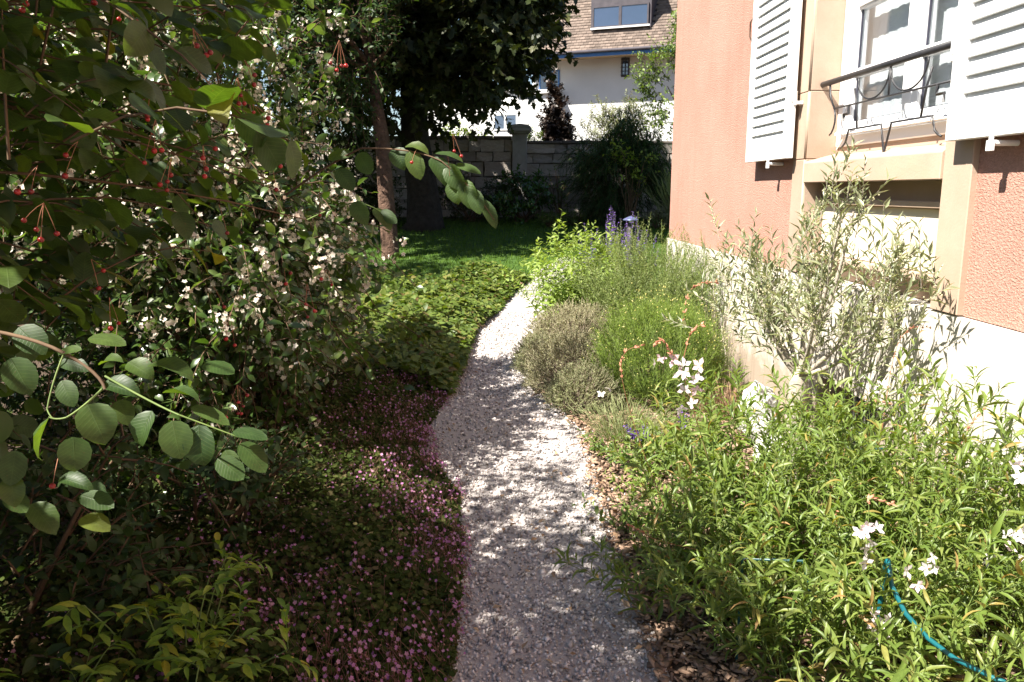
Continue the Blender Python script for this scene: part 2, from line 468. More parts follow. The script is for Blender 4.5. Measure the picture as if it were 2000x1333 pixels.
M['l_rosemary'] = leaf_mat("rosemary_leaf", [(0.0, (0.105, 0.145, 0.036)), (0.6, (0.175, 0.22, 0.065)), (1.0, (0.26, 0.29, 0.11))], 0.22, (1.3, 1.3, 0.5), 0.5, 0.35)
M['l_catmint'] = leaf_mat("pale_green_leaf", [(0.0, (0.17, 0.25, 0.045)), (0.6, (0.25, 0.34, 0.08)), (1.0, (0.33, 0.40, 0.14))], 0.38, (1.3, 1.35, 0.45), 0.5, 0.3)
M['l_nandina'] = leaf_mat("yellow_green_leaf", [(0.0, (0.10, 0.19, 0.022)), (0.65, (0.19, 0.29, 0.03)), (0.93, (0.30, 0.36, 0.035)), (1.0, (0.40, 0.34, 0.03))], 0.35, (1.4, 1.4, 0.4), 0.45, 0.35)
M['l_fescue'] = leaf_mat("fescue_blade", [(0.0, (0.17, 0.21, 0.09)), (1.0, (0.30, 0.32, 0.16))], 0.3, (1.2, 1.2, 0.6), 0.6, 0.2)
M['l_grass'] = leaf_mat("grass_blade", [(0.0, (0.06, 0.125, 0.008)), (1.0, (0.12, 0.20, 0.018))], 0.35, (1.3, 1.5, 0.4), 0.5, 0.3)
M['l_maple'] = leaf_mat("maple_leaf", [(0.0, (0.022, 0.034, 0.010)), (0.7, (0.038, 0.052, 0.014)), (1.0, (0.06, 0.062, 0.016))], 0.2, (1.4, 1.3, 0.3), 0.5, 0.3)
M['l_beech'] = leaf_mat("dark_green_leaf", [(0.0, (0.025, 0.05, 0.014)), (1.0, (0.05, 0.085, 0.022))], 0.28, (1.4, 1.5, 0.4), 0.5, 0.3)
M['l_laurel'] = leaf_mat("laurel_leaf", [(0.0, (0.04, 0.095, 0.02)), (1.0, (0.085, 0.16, 0.035))], 0.25, (1.4, 1.5, 0.4), 0.25, 0.6)
M['l_conifer'] = leaf_mat("conifer_spray", [(0.0, (0.018, 0.045, 0.012)), (0.8, (0.035, 0.08, 0.02)), (1.0, (0.09, 0.13, 0.03))], 0.2, (1.3, 1.4, 0.4), 0.6, 0.25)
M['l_lime'] = leaf_mat("lime_green_leaf", [(0.0, (0.16, 0.24, 0.03)), (1.0, (0.27, 0.34, 0.05))], 0.38, (1.3, 1.3, 0.4), 0.5, 0.3)
M['l_pale'] = leaf_mat("silvery_leaf", [(0.0, (0.17, 0.20, 0.09)), (1.0, (0.29, 0.31, 0.16))], 0.3, (1.2, 1.2, 0.6), 0.5, 0.3)
M['l_purple'] = leaf_mat("dark_purple_leaf", [(0.0, (0.028, 0.02, 0.016)), (0.8, (0.05, 0.034, 0.026)), (1.0, (0.08, 0.06, 0.05))], 0.15, (1.4, 1.0, 0.7), 0.45, 0.4)
M['l_mid'] = leaf_mat("mid_green_leaf", [(0.0, (0.07, 0.12, 0.025)), (0.6, (0.12, 0.18, 0.04)), (1.0, (0.20, 0.25, 0.06))], 0.33, (1.3, 1.4, 0.4), 0.45, 0.35)
M['l_dead'] = leaf_mat("dead_leaf", [(0.0, (0.24, 0.14, 0.08)), (1.0, (0.40, 0.29, 0.19))], 0.2, (1.1, 0.9, 0.6), 0.8, 0.2)


# ------------------------------------------------------------------ leaf shapes: x runs along the blade, y across, z up; unit length and unit width
def leaf_t(stations, tip=1.0, tipz=0.0):
    V = [(0, 0, 0)]
    for x, h, zc, zs in stations:
        V += [(x, h, zs), (x, 0, zc), (x, -h, zs)]
    V.append((tip, 0, tipz))
    T = [(0, 2, 1), (0, 3, 2)]
    n = len(stations)
    for k in range(n - 1):
        a = 1 + 3 * k; b = a + 3
        T += [(a, a + 1, b + 1), (a, b + 1, b), (a + 1, a + 2, b + 2), (a + 1, b + 2, b + 1)]
    a = 1 + 3 * (n - 1); e = len(V) - 1
    T += [(a, a + 1, e), (a + 1, a + 2, e)]
    return np.array(V, float), np.array(T)


T_FLAT = (np.array([(0, 0, 0), (0.42, 0.5, 0.06), (1, 0, -0.05), (0.42, -0.5, 0.06)], float), np.array([(0, 2, 1), (0, 3, 2)]))
T_LANCE = leaf_t([(0.38, 0.5, 0.0, 0.09)], 1.0, -0.08)
T_OVATE = leaf_t([(0.15, 0.3, 0.01, 0.05), (0.42, 0.5, 0.02, 0.09), (0.75, 0.32, -0.02, 0.03)], 1.0, -0.12)
T_ROUND = [leaf_t([(0.06, 0.24, 0.01, 0.03), (0.2, 0.42, 0.02, 0.06 * c), (0.45, 0.5, 0.03, 0.10 * c), (0.7, 0.44, 0.0, 0.06 * c), (0.9, 0.24, -0.05, -0.02)], 1.0, -0.10 * c) for c in (0.5, 1.0, 1.9)]
T_LONG = [leaf_t([(0.18, 0.36, 0.02 * c, 0.07), (0.4, 0.5, 0.05 * c, 0.10 * c), (0.7, 0.34, 0.02, 0.05)], 1.0, -0.16 * c) for c in (0.4, 1.0, 1.7)]
T_BLADE = (np.array([(0, 0.5, 0), (0, -0.5, 0), (0.55, 0.35, 0.0), (0.55, -0.35, 0.0), (1, 0, -0.12)], float), np.array([(0, 1, 3), (0, 3, 2), (2, 3, 4)]))
T_NEEDLE = (np.array([(0, 0.5, 0), (0, -0.5, 0), (1, 0, 0)], float), np.array([(0, 1, 2)]))


def fan_t(pts, zc=0.0):
    V = [(0, 0, zc)] + [tuple(p) for p in pts]
    n = len(pts)
    return np.array(V, float), np.array([(0, 1 + k, 1 + (k + 1) % n) for k in range(n)])


T_MAPLE = fan_t([(-.25, 0, 0), (-.28, .32, -.04), (.05, .28, 0), (.2, .62, -.08), (.34, .3, 0), (.7, .26, -.03), (1, 0, -.12), (.7, -.26, -.03), (.34, -.3, 0), (.2, -.62, -.08), (.05, -.28, 0), (-.28, -.32, -.04)])
T_LOBED = fan_t([(-.35, .12, .05), (-.1, .48, .06), (.18, .3, 0), (.42, .5, .05), (.5, .2, 0), (.68, 0, .04), (.5, -.2, 0), (.42, -.5, .05), (.18, -.3, 0), (-.1, -.48, .06), (-.35, -.12, .05)], -.04)
T_HEART = fan_t([(-.12, 0, 0), (-.25, .3, .03), (.05, .5, .05), (.5, .38, .02), (1, 0, -.1), (.5, -.38, .02), (.05, -.5, .05), (-.25, -.3, .03)])


def flower_t(n, wid=0.42, cup=0.15, gap=0.0):
    V = [(0, 0, 0)]; T = []
    for k in range(n):
        a = 2 * math.pi * k / n * (1 - gap) + 0.2
        ca, sa = math.cos(a), math.sin(a)
        b = len(V)
        for x, y, z in ((.55, wid, cup * .7), (1.0, 0.0, cup * 1.3), (.55, -wid, cup * .7)):
            V.append((.5 * (ca * x - sa * y), .5 * (sa * x + ca * y), z * .5))
        T += [(0, b + 2, b + 1), (0, b + 1, b)]
    return np.array(V, float), np.array(T)


T_FL5 = flower_t(5, 0.38, 0.2)
T_FL4 = flower_t(4, 0.34, 0.25)
T_FLG = flower_t(4, 0.30, 0.35, 0.22)
T_BUD = leaf_t([(0.4, 0.5, 0.25, 0.0)], 1.0, 0.0)
T_BUD = (np.vstack([T_BUD[0], [(0.4, 0, -0.25)]]), np.vstack([T_BUD[1], [(0, 1, 5), (0, 5, 3), (1, 4, 5), (5, 4, 3)]]))
_o = np.array([(1, 0, 0), (-1, 0, 0), (0, 1, 0), (0, -1, 0), (0, 0, 1), (0, 0, -1)], float) * .5
T_OCT = (_o, np.array([(0, 2, 4), (2, 1, 4), (1, 3, 4), (3, 0, 4), (2, 0, 5), (1, 2, 5), (3, 1, 5), (0, 3, 5)]))


def unit(v):
    return v / np.maximum(np.linalg.norm(v, axis=-1, keepdims=True), 1e-9)


class Fr:
    """Frames of many leaves: base, direction, face normal, length, width."""
    def __init__(s, p, d, n, L, W):
        s.p, s.L, s.W = np.asarray(p, float), np.broadcast_to(np.asarray(L, float), (len(p),)).copy(), np.broadcast_to(np.asarray(W, float), (len(p),)).copy()
        s.x = unit(np.asarray(d, float)); s.y = unit(np.cross(n, s.x)); s.z = np.cross(s.x, s.y)

    def take(s, idx):
        f = Fr.__new__(Fr)
        for k in ("p", "x", "y", "z", "L", "W"): setattr(f, k, getattr(s, k)[idx])
        return f

    @staticmethod
    def cat(fs):
        f = Fr.__new__(Fr)
        for k in ("p", "x", "y", "z", "L", "W"): setattr(f, k, np.concatenate([getattr(q, k) for q in fs]))
        return f


def bulk(acc, fr, tmpl, m=0):
    tv, tt = tmpl
    n = len(fr.p)
    if n == 0: return
    V = fr.p[:, None, :] + fr.x[:, None, :] * (tv[None, :, 0:1] * fr.L[:, None, None]) + fr.y[:, None, :] * (tv[None, :, 1:2] * fr.W[:, None, None]) + fr.z[:, None, :] * (tv[None, :, 2:3] * fr.L[:, None, None])
    T = tt[None] + (np.arange(n) * len(tv))[:, None, None]
    acc.add(V.reshape(-1, 3), T.reshape(-1, 3), m)


def bez(p0, p1, p2, t):
    t = t[..., None]
    P = p0[:, None] * (1 - t) ** 2 + 2 * p1[:, None] * t * (1 - t) + p2[:, None] * t * t
    D = 2 * (1 - t) * (p1 - p0)[:, None] + 2 * t * (p2 - p1)[:, None]
    return P, unit(D)


def leaves_on(st, n, L, asp, t0=0.1, t1=1.0, spread=55, droop=0.0, up=0.8, jit=0.3, taper=0.4, mode='spiral', r=rng, basew=0.0):
    """Leaves along quadratic stems st=(p0,p1,p2): n a stem."""
    p0, p1, p2 = st
    S = len(p0)
    t = np.linspace(t0, t1, n)[None] + r.uniform(-.5, .5, (S, n)) * (t1 - t0) / max(n, 1) * .8
    t = np.clip(t, 0, 1)
    P, D = bez(p0, p1, p2, t)
    ref = np.array([0.31, 0.17, 0.93])
    e1 = unit(np.cross(D, ref)); e2 = np.cross(D, e1)
    k = np.arange(n)[None]
    ph = {'spiral': k * 2.39996, 'two': k * math.pi, 'opp': (k // 2) * (math.pi / 2) + (k % 2) * math.pi}[mode] + (r.uniform(0, 6.28, (S, 1)) if mode != 'two' else r.uniform(-.4, .4, (S, 1)))
    ph = ph + r.normal(0, jit, (S, n))
    rad = np.cos(ph)[..., None] * e1 + np.sin(ph)[..., None] * e2
    sp = np.radians(spread) + r.normal(0, .18, (S, n))
    d = D * np.cos(sp)[..., None] + rad * np.sin(sp)[..., None]
    d[..., 2] -= droop
    nr = np.array([0, 0, 1.0]) * up + D * .45 + r.normal(0, jit, (S, n, 3))
    Ls = L * (1 - taper * np.clip((t - t0) / max(t1 - t0, 1e-6), 0, 1) ** 1.5) * r.uniform(.7, 1.2, (S, n)) + basew * (1 - t)
    return Fr(P.reshape(-1, 3), d.reshape(-1, 3), nr.reshape(-1, 3), Ls.ravel(), (Ls * asp * r.uniform(.85, 1.15, (S, n))).ravel())


def stem_mesh(acc, st, r0, r1, seg=4, sides=3, m=0):
    p0, p1, p2 = st
    S = len(p0)
    t = np.broadcast_to(np.linspace(0, 1, seg + 1)[None], (S, seg + 1))
    P, D = bez(p0, p1, p2, t)
    e1 = unit(np.cross(D, np.array([0.31, 0.17, 0.93]))); e2 = np.cross(D, e1)
    rr = (np.asarray(r0) * np.ones(S))[:, None] * (1 - t) + (np.asarray(r1) * np.ones(S))[:, None] * t
    a = np.arange(sides) * 2 * math.pi / sides
    V = P[:, :, None] + (np.cos(a)[None, None, :, None] * e1[:, :, None] + np.sin(a)[None, None, :, None] * e2[:, :, None]) * rr[:, :, None, None]
    T = []
    for i in range(seg):
        for k in range(sides):
            A = i * sides + k; B_ = i * sides + (k + 1) % sides
            T += [(A, B_, B_ + sides), (A, B_ + sides, A + sides)]
    T = np.array(T)[None] + (np.arange(S) * (seg + 1) * sides)[:, None, None]
    acc.add(V.reshape(-1, 3), T.reshape(-1, 3), m)


def blob_pts(n, c, rad, r=rng, hollow=0.45, clumps=0, csize=0.3, clip=None):
    """Points in an ellipsoid, more of them towards its skin, gathered in clumps."""
    out = []
    got = 0
    c = np.array(c, float); rad = np.array(rad, float)
    if clumps:
        u = unit(r.normal(0, 1, (clumps, 3))) * (r.uniform(hollow, 1, (clumps, 1)))
    while got < n:
        if clumps:
            q = u[r.integers(0, clumps, n)] + unit(r.normal(0, 1, (n, 3))) * r.uniform(0, 1, (n, 1)) ** .6 * csize
        else:
            q = unit(r.normal(0, 1, (n, 3))) * (r.uniform(hollow ** 3, 1, (n, 1)) ** (1 / 3))
        P = c + q * rad
        if clip is not None:
            P = P[clip(P)]
        out.append(P); got += len(P)
    return np.concatenate(out)[:n]


def twigs(P, c, length, r=rng, outw=0.8, upw=0.3, droop=0.25, jit=0.5):
    """Short arching twigs growing outward from crown points."""
    o = unit((P - np.array(c)) * np.array([1, 1, .8]))
    d = unit(o * outw + np.array([0, 0, upw]) + r.normal(0, jit, P.shape))
    Ls = length * r.uniform(.6, 1.25, (len(P), 1))
    p1 = P + d * Ls * .55
    p2 = P + d * Ls + np.array([0, 0, -1.0]) * droop * Ls
    return P, p1, p2


def pick_seen(fr, n, cell=14, margin=0):
    """The n leaves that show largest: nearest of their patch of the view, in frame."""
    x, y, z = project(fr.p + fr.x * fr.L[:, None] * .5)
    ok = (x > -margin) & (x < 2000 + margin) & (y > -margin) & (y < 1333 + margin) & (z > .2)
    idx = np.nonzero(ok)[0]
    if len(idx) == 0: return idx
    key = (np.floor(x[idx] / cell) * 4096 + np.floor(y[idx] / cell)).astype(np.int64)
    order = np.lexsort((z[idx], key))
    first = np.concatenate([[True], np.diff(key[order]) != 0])
    vis = idx[order[first]]
    size = fr.L[vis] * np.sqrt(fr.W[vis] / fr.L[vis]) / z[vis]
    return vis[np.argsort(-size)[:n]]


_unit_mesh = {}


def unit_mesh(key, tmpl, mat):
    k = (key, mat.name)
    if k not in _unit_mesh:
        _unit_mesh[k] = np_mesh(key, tmpl[0], tmpl[1], mat, smooth=True)
    return _unit_mesh[k]


def leaf_parts(parent, name, fr, idx, tmpls, mat, r=rng):
    """Each of the leaves idx as an object of its own that shares its mesh."""
    if not isinstance(tmpls, list): tmpls = [tmpls]
    mes = [unit_mesh(name + "_shape", t, mat) if len(tmpls) == 1 else unit_mesh("%s_shape_%d" % (name, i), t, mat) for i, t in enumerate(tmpls)]
    off = np.array(wloc(parent))
    for i in idx:
        me = mes[int(r.integers(0, len(mes)))]
        o = bpy.data.objects.new(name, me)
        COL.objects.link(o)
        o.parent = parent
        X, Y, Z, p = fr.x[i], fr.y[i], fr.z[i], fr.p[i] - off
        L, W = fr.L[i], fr.W[i]
        o.matrix_basis = Matrix(((X[0] * L, Y[0] * W, Z[0] * L, p[0]), (X[1] * L, Y[1] * W, Z[1] * L, p[1]), (X[2] * L, Y[2] * W, Z[2] * L, p[2]), (0, 0, 0, 1)))


def foliage(parent, fr, tmpl, mat, n_parts=0, name="leaf", bulk_name="foliage", cell=14, part_tmpls=None):
    """n_parts leaves one by one, the remainder as one part of the plant."""
    idx = pick_seen(fr, n_parts, cell) if n_parts else np.array([], int)
    if len(idx):
        leaf_parts(parent, name, fr, idx, part_tmpls or tmpl, mat)
    keep = np.ones(len(fr.p), bool); keep[idx] = False
    if keep.any():
        a = Acc(); bulk(a, fr.take(np.nonzero(keep)[0]), tmpl)
        return a.obj(bulk_name, mat, parent, smooth=True, kind="stuff")


def A3(*v):
    return np.array(v, float)


# ------------------------------------------------------------------ terrain and ground surfaces
def gz(y):
    """Ground height: flat beside the house, then rising to the back of the garden."""
    return np.interp(y, [-1e3, 10.5, 18.4, 1e4], [0.0, 0.0, 0.98, 0.98])


def sheet(name, xs_of, ys, lift, mat, nx=2, kind='structure', smooth=False):
    V = []; T = []
    for y in ys:
        x0, x1 = xs_of(y)
        for k in range(nx):
            V.append((x0 + (x1 - x0) * k / (nx - 1), y, float(gz(y)) + lift))
    for j in range(len(ys) - 1):
        for k in range(nx - 1):
            a = j * nx + k
            T.append((a, a + 1, a + 1 + nx, a + nx))
    me = np_mesh(name, np.array(V), np.array(T), mat)
    o = link_mesh(name, me)
    return tag(o, kind=kind)


sheet("ground", lambda y: (-600, 600), [-300, 0, 10.5, 18.4, 40, 900], 0.0, M['soil'], 2)

PL = ([-1.0, 2.3, 3.25, 4.0, 4.6, 5.2, 5.9, 6.6, 7.8, 9.0, 10.2, 11.5, 12.6, 14.0], [-.16, -.20, -.19, -.24, -.42, -.50, -.42, -.36, -.32, -.28, -.05, .22, .62, 1.3])
PR = ([-1.0, 2.3, 3.25, 4.0, 4.6, 5.05, 5.5, 6.3, 7.5, 9.0, 10.2, 11.5, 12.6, 14.0], [.60, .56, .555, .56, .575, .60, .52, .36, .31, .45, .65, .86, 1.3, 2.0])
path_l = lambda y: np.interp(y, *PL)
path_r = lambda y: np.interp(y, *PR)
sheet("gravel_path", lambda y: (float(path_l(y)) - .04, float(path_r(y)) + .03), sorted(set(list(np.linspace(-1, 14, 76)) + [10.5])), 0.006, M['gravel_bed'], 8)
sheet("lawn", lambda y: (-7.0, 9.0), [11.2, 13, 15, 17, 18.2], 0.004, M['lawn_base'], 4)

# gravel: small angular stones, thinning with distance
def scatter_stones():
    r = np.random.default_rng(11)
    P, S = [], []
    for y0, y1, dens, s in ((1.2, 3.0, 4300, .0155), (3.0, 4.6, 3000, .0175), (4.6, 7.0, 1700, .021), (7.0, 10.5, 800, .027)):
        n = int((y1 - y0) * .9 * dens)
        y = r.uniform(y0, y1, n); u = np.where(r.uniform(0, 1, n) < .06, r.uniform(-.16, 1.2, n), r.uniform(-.03, 1.03, n))
        x = path_l(y) + (path_r(y) - path_l(y)) * u
        P.append(np.stack([x, y, np.full(n, .006) + r.uniform(0, .008, n)], 1)); S.append(s * r.choice([.5, .8, 1.0, 1.2, 1.7], n, p=[.2, .3, .3, .15, .05]) * r.uniform(.85, 1.15, n))
    P = np.concatenate(P); S = np.concatenate(S)
    n = len(P)
    tv, tt = T_OCT
    ax = unit(r.normal(0, 1, (n, 3))); b = unit(np.cross(ax, r.normal(0, 1, (n, 3)))); c = np.cross(ax, b)
    sc3 = S[:, None] * r.uniform(.6, 1.15, (n, 3))
    jit = r.normal(0, .09, (n, len(tv), 3))
    q = tv[None] + jit
    V = P[:, None] + ax[:, None] * (q[..., 0:1] * sc3[:, None, 0:1]) + b[:, None] * (q[..., 1:2] * sc3[:, None, 1:2]) + c[:, None] * (q[..., 2:3] * sc3[:, None, 2:3])
    a = Acc(); a.add(V.reshape(-1, 3), (tt[None] + (np.arange(n) * len(tv))[:, None, None]).reshape(-1, 3))
    tag(a.obj("gravel", M['pebble'], kind='stuff'), "pale grey gravel stones covering the winding path", "gravel")
scatter_stones()


def scatter_mulch():
    r = np.random.default_rng(12)
    n = 26000
    y = 1.6 + 7.2 * r.uniform(0, 1, n) ** 1.7
    x = path_r(y) - .02 + (1.98 - path_r(y)) * r.uniform(0, 1, n)
    P = np.stack([x, y, r.uniform(.002, .03, n)], 1)
    L = r.uniform(.012, .042, n) * r.choice([1, 1, 1, 1.4], n)
    fr = Fr(P, np.stack([r.normal(0, 1, n), r.normal(0, 1, n), r.normal(0, .22, n)], 1), np.stack([r.normal(0, .3, n), r.normal(0, .3, n), np.ones(n)], 1), L, L * r.uniform(.25, .6, n))
    tv = np.array([(-.5, -.5, .06), (.5, -.4, .02), (.42, .5, .07), (-.45, .42, .0), (-.48, -.45, -.08), (.48, -.38, -.1), (.4, .48, -.06), (-.43, .4, -.1)], float)
    tt = np.array([(0, 1, 2), (0, 2, 3), (0, 4, 5), (0, 5, 1), (1, 5, 6), (1, 6, 2), (2, 6, 7), (2, 7, 3), (3, 7, 4), (3, 4, 0)])
    a = Acc(); bulk(a, fr, (tv, tt))
    tag(a.obj("bark_mulch_chips", M['chip'], kind='stuff'), "brown bark mulch chips covering the bed beside the path", "mulch")
    n = 260
    y = 1.8 + 6 * r.uniform(0, 1, n) ** 1.5
    x = path_l(y) + (path_r(y) - path_l(y)) * r.uniform(-.05, 1.05, n)
    L = r.uniform(.012, .045, n)
    fr = Fr(np.stack([x, y, r.uniform(.016, .026, n)], 1), np.stack([r.normal(0, 1, n), r.normal(0, 1, n), r.normal(0, .2, n)], 1), np.stack([r.normal(0, .4, n), r.normal(0, .4, n), np.ones(n)], 1), L, L * .5)
    a = Acc(); bulk(a, fr, T_LANCE)
    tag(a.obj("path_litter", M['l_dead'], kind='stuff'), "small dry leaves and petals lying on the gravel path", "fallen leaves")
    # fallen dry leaves on mulch and by the path edge
    n = 700
    y = 1.7 + 6 * r.uniform(0, 1, n) ** 1.4
    x = path_r(y) - .06 + (1.95 - path_r(y)) * r.uniform(0, 1, n) ** 1.3
    L = r.uniform(.025, .06, n)
    fr = Fr(np.stack([x, y, r.uniform(.012, .04, n)], 1), np.stack([r.normal(0, 1, n), r.normal(0, 1, n), r.normal(0, .3, n)], 1), np.stack([r.normal(0, .5, n), r.normal(0, .5, n), np.ones(n)], 1), L, L * .45)
    a = Acc(); bulk(a, fr, T_LANCE)
    tag(a.obj("fallen_leaves", M['l_dead'], kind='stuff'), "dry tan leaves fallen over the mulch bed", "fallen leaves")
scatter_mulch()


def grass():
    r = np.random.default_rng(13)
    n = 60000
    y = r.uniform(11.2, 18.3, n); x = r.uniform(-4.2, 5.5, n)
    P = np.stack([x, y, gz(y)], 1)
    L = r.uniform(.035, .075, n)
    fr = Fr(P, np.stack([r.normal(0, .35, n), r.normal(0, .35, n), np.ones(n)], 1), r.normal(0, 1, (n, 3)), L, L * .14)
    a = Acc(); bulk(a, fr, T_BLADE)
    tag(a.obj("lawn_grass", M['l_grass'], kind='stuff'), "short green grass of the shaded lawn behind the bushes", "grass")
grass()

# ------------------------------------------------------------------ the pink house on the right
FX = 2.0
house = empty("house", (FX, 0, 0), "pink roughcast house with sandstone window surround and white louvred shutters", "house")
b = Bm()
WIN0, WIN1 = 3.50, 5.05
for (y0, y1, z0, z1) in ((-4.0, 3.29, 1.075, 6.2), (5.27, 8.95, 1.075, 6.2), (3.29, 5.27, 4.30, 6.2)):
    b.box(FX, FX + .3, y0, y1, z0, z1)
b.box(FX + .3, 10.0, 8.65, 8.95, 1.075, 6.2)
b.box(FX + .3, 10.0, -4.0, -3.7, 1.075, 6.2)
b.box(9.7, 10.0, -3.7, 8.65, 1.075, 6.2)
b.obj("wall", M['render'], house)
b = Bm()
C0, C1, CZ0, CZ1 = 3.87, 4.66, 0.06, 0.50
for (y0, y1, z0, z1) in ((-4.0, C0, -.3, 1.07), (C1, 8.97, -.3, 1.07), (C0, C1, -.3, CZ0), (C0, C1, CZ1, 1.07)):
    b.box(FX - .018, FX + .34, y0, y1, z0, z1)
b.obj("plinth", M['plinth'], house, bevel=0.0)
b = Bm(); b.box(FX + .345, 10.02, 8.66, 8.97, -.3, 1.07); b.obj("plinth", M['plinth'], house)
b = Bm(); b.box(FX + .345, 10.02, -4.0, -3.7, -.3, 1.07); b.obj("plinth", M['plinth'], house)
b = Bm()   # hipped roof with eaves
ex = .5
pts = [(FX - ex, -4 - ex, 6.2), (10 + ex, -4 - ex, 6.2), (10 + ex, 8.95 + ex, 6.2), (FX - ex, 8.95 + ex, 6.2)]
v = [b.b.verts.new(p) for p in pts] + [b.b.verts.new((6, 0, 10)), b.b.verts.new((6, 5, 10))]
for f in ((0, 1, 4), (1, 2, 5, 4), (2, 3, 5), (3, 0, 4, 5), (3, 2, 1, 0)):
    b.b.faces.new([v[i] for i in f])
b.obj("roof", M['n_tile'], house)

# sandstone surround, stone by stone
for (y0, y1, cuts) in ((5.05, 5.27, (1.074, 1.79, 2.20, 2.95, 3.65, 4.30)), (3.29, 3.50, (1.074, 1.86, 2.45, 3.2, 3.75, 4.30))):
    for z0, z1 in zip(cuts[:-1], cuts[1:]):
        b = Bm(); b.box(FX - .028, FX + .26, y0, y1, z0 + .0015, z1 - .0015)
        st_ = b.obj("sandstone_block", M['sandstone'], house, bevel=.004)
        if y0 > 5:    # quirk moulding along the inner arris
            b = Bm(); b.tube([(FX - .028, 5.062, z0 + .004), (FX - .028, 5.062, z1 - .004)], .011, 8)
            b.obj("moulding", M['sandstone'], st_, smooth=True)
b = Bm(); b.box(FX - .03, FX + .3, 3.29, 5.27, 4.303, 4.52); b.obj("lintel", M['sandstone'], house, bevel=.005)
b = Bm()
b.poly_prism([(FX - .04, 3.502, 1.645), (FX - .04, 3.502, 1.765), (FX - .028, 3.502, 1.775), (FX + .15, 3.502, 1.822), (FX + .26, 3.502, 1.822), (FX + .26, 3.502, 1.645)], (0, 1.546, 0))
b.obj("window_sill", M['sandstone'], house, bevel=.004)
# apron under the sill: niche with a ledge and a cream panel
b = Bm(); b.box(FX + .11, FX + .3, 3.502, 5.048, 1.075, 1.644); ap = b.obj("apron_panel", M['sandstone'], house)
b = Bm(); b.box(FX + .05, FX + .109, 3.502, 5.048, 1.515, 1.548); b.obj("ledge", M['sandstone'], ap, bevel=.004)
b = Bm(); b.box(FX + .085, FX + .108, 3.54, 5.01, 1.21, 1.513); b.obj("cream_panel", M['cream'], ap, bevel=.004)
b = Bm(); b.box(FX + .03, FX + .108, 3.502, 5.048, 1.18, 1.208); b.obj("ledge", M['sandstone'], ap, bevel=.003)

# casement window
WX = FX + .15
b = Bm()
b.box(WX, WX + .09, 4.975, 5.049, 1.86, 4.29); b.box(WX, WX + .09, 3.501, 3.56, 1.86, 4.29)
b.box(WX, WX + .09, 3.56, 4.975, 1.86, 1.925); b.box(WX, WX + .09, 3.56, 4.975, 4.22, 4.29)
win = b.obj("window", M['white_pvc'], house, bevel=.006)
b = Bm(); b.poly_prism([(WX - .045, 3.56, 1.925), (WX - .045, 3.56, 1.94), (WX - .002, 3.56, 1.965), (WX - .002, 3.56, 1.925)], (0, 1.41, 0)); b.obj("drip_rail", M['white_pvc'], win, bevel=.002)
b = Bm(); b.box(WX + .02, WX + .09, 3.501, 5.049, 1.823, 1.859); b.obj("sub_sill", M['sandstone'], win)
for (y0, y1, st0, st1) in ((4.205, 4.972, .085, .095), (3.562, 4.20, .065, .09)):
    b = Bm(); s0, s1 = y0 + .0, y1
    b.box(WX + .012, WX + .075, y0, y0 + st1, 1.928, 4.218); b.box(WX + .012, WX + .075, y1 - st0, y1, 1.928, 4.218)
    b.box(WX + .012, WX + .075, y0 + st1, y1 - st0, 1.928, 2.0); b.box(WX + .012, WX + .075, y0 + st1, y1 - st0, 4.14, 4.218)
    b.obj("sash", M['white_pvc'], win, bevel=.006)
    g0, g1 = y0 + st1, y1 - st0
    for z in (2.28, 2.66, 3.04, 3.42, 3.80):
        b = Bm(); b.box(WX + .016, WX + .07, g0 + .001, g1 - .001, z - .024, z + .024); b.box(WX + .006, WX + .016, g0 + .001, g1 - .001, z - .012, z + .012)
        b.obj("glazing_bar", M['white_pvc'], win, bevel=.003)
    zs = (2.001, 2.28, 2.66, 3.04, 3.42, 3.80, 4.139)
    for k, (z0, z1) in enumerate(zip(zs[:-1], zs[1:])):
        z0 += .024 if k else 0; z1 -= .024 if k < 5 else 0
        b = Bm(); b.box(WX + .040, WX + .046, g0, g1, z0, z1); b.obj("pane", M['glass'], win)
        b = Bm()
        for (a0, a1, c0, c1) in ((g0, g0 + .008, z0, z1), (g1 - .008, g1, z0, z1), (g0 + .008, g1 - .008, z0, z0 + .006)):
            b.box(WX + .030, WX + .039, a0, a1, c0 + .001, c1 - .001)
        b.obj("gasket", M['gasket'], win)
# net curtains: a wavy hanging sheet behind each sash
for (y0, y1) in ((4.30, 5.22), (3.45, 4.28)):
    n = 70; V = []; T = []
    for i in range(n + 1):
        y = y0 + (y1 - y0) * i / n
        x = WX + .125 + .0018 * math.sin(i * .75) + .0008 * math.sin(i * 1.9 + 1)
        V += [(x, y, 1.95), (x + .004, y, 4.2)]
        if i: T.append((2 * i - 2, 2 * i, 2 * i + 1, 2 * i - 1))
    link_mesh("curtain", np_mesh("curtain", np.array(V), np.array(T), M['curtain'], smooth=True), win)
b = Bm()
for (x0, x1, y0, y1, z0, z1) in ((FX + 1.2, FX + 1.22, 3.2, 5.4, 1.5, 4.5), (FX + .31, FX + 1.2, 3.2, 3.22, 1.5, 4.5), (FX + .31, FX + 1.2, 5.38, 5.4, 1.5, 4.5), (FX + .31, FX + 1.2, 3.22, 5.38, 1.5, 1.52), (FX + .31, FX + 1.2, 3.22, 5.38, 4.48, 4.5)):
    b.box(x0, x1, y0, y1, z0, z1)
b.obj("room_lining", M['dark_room'], house)

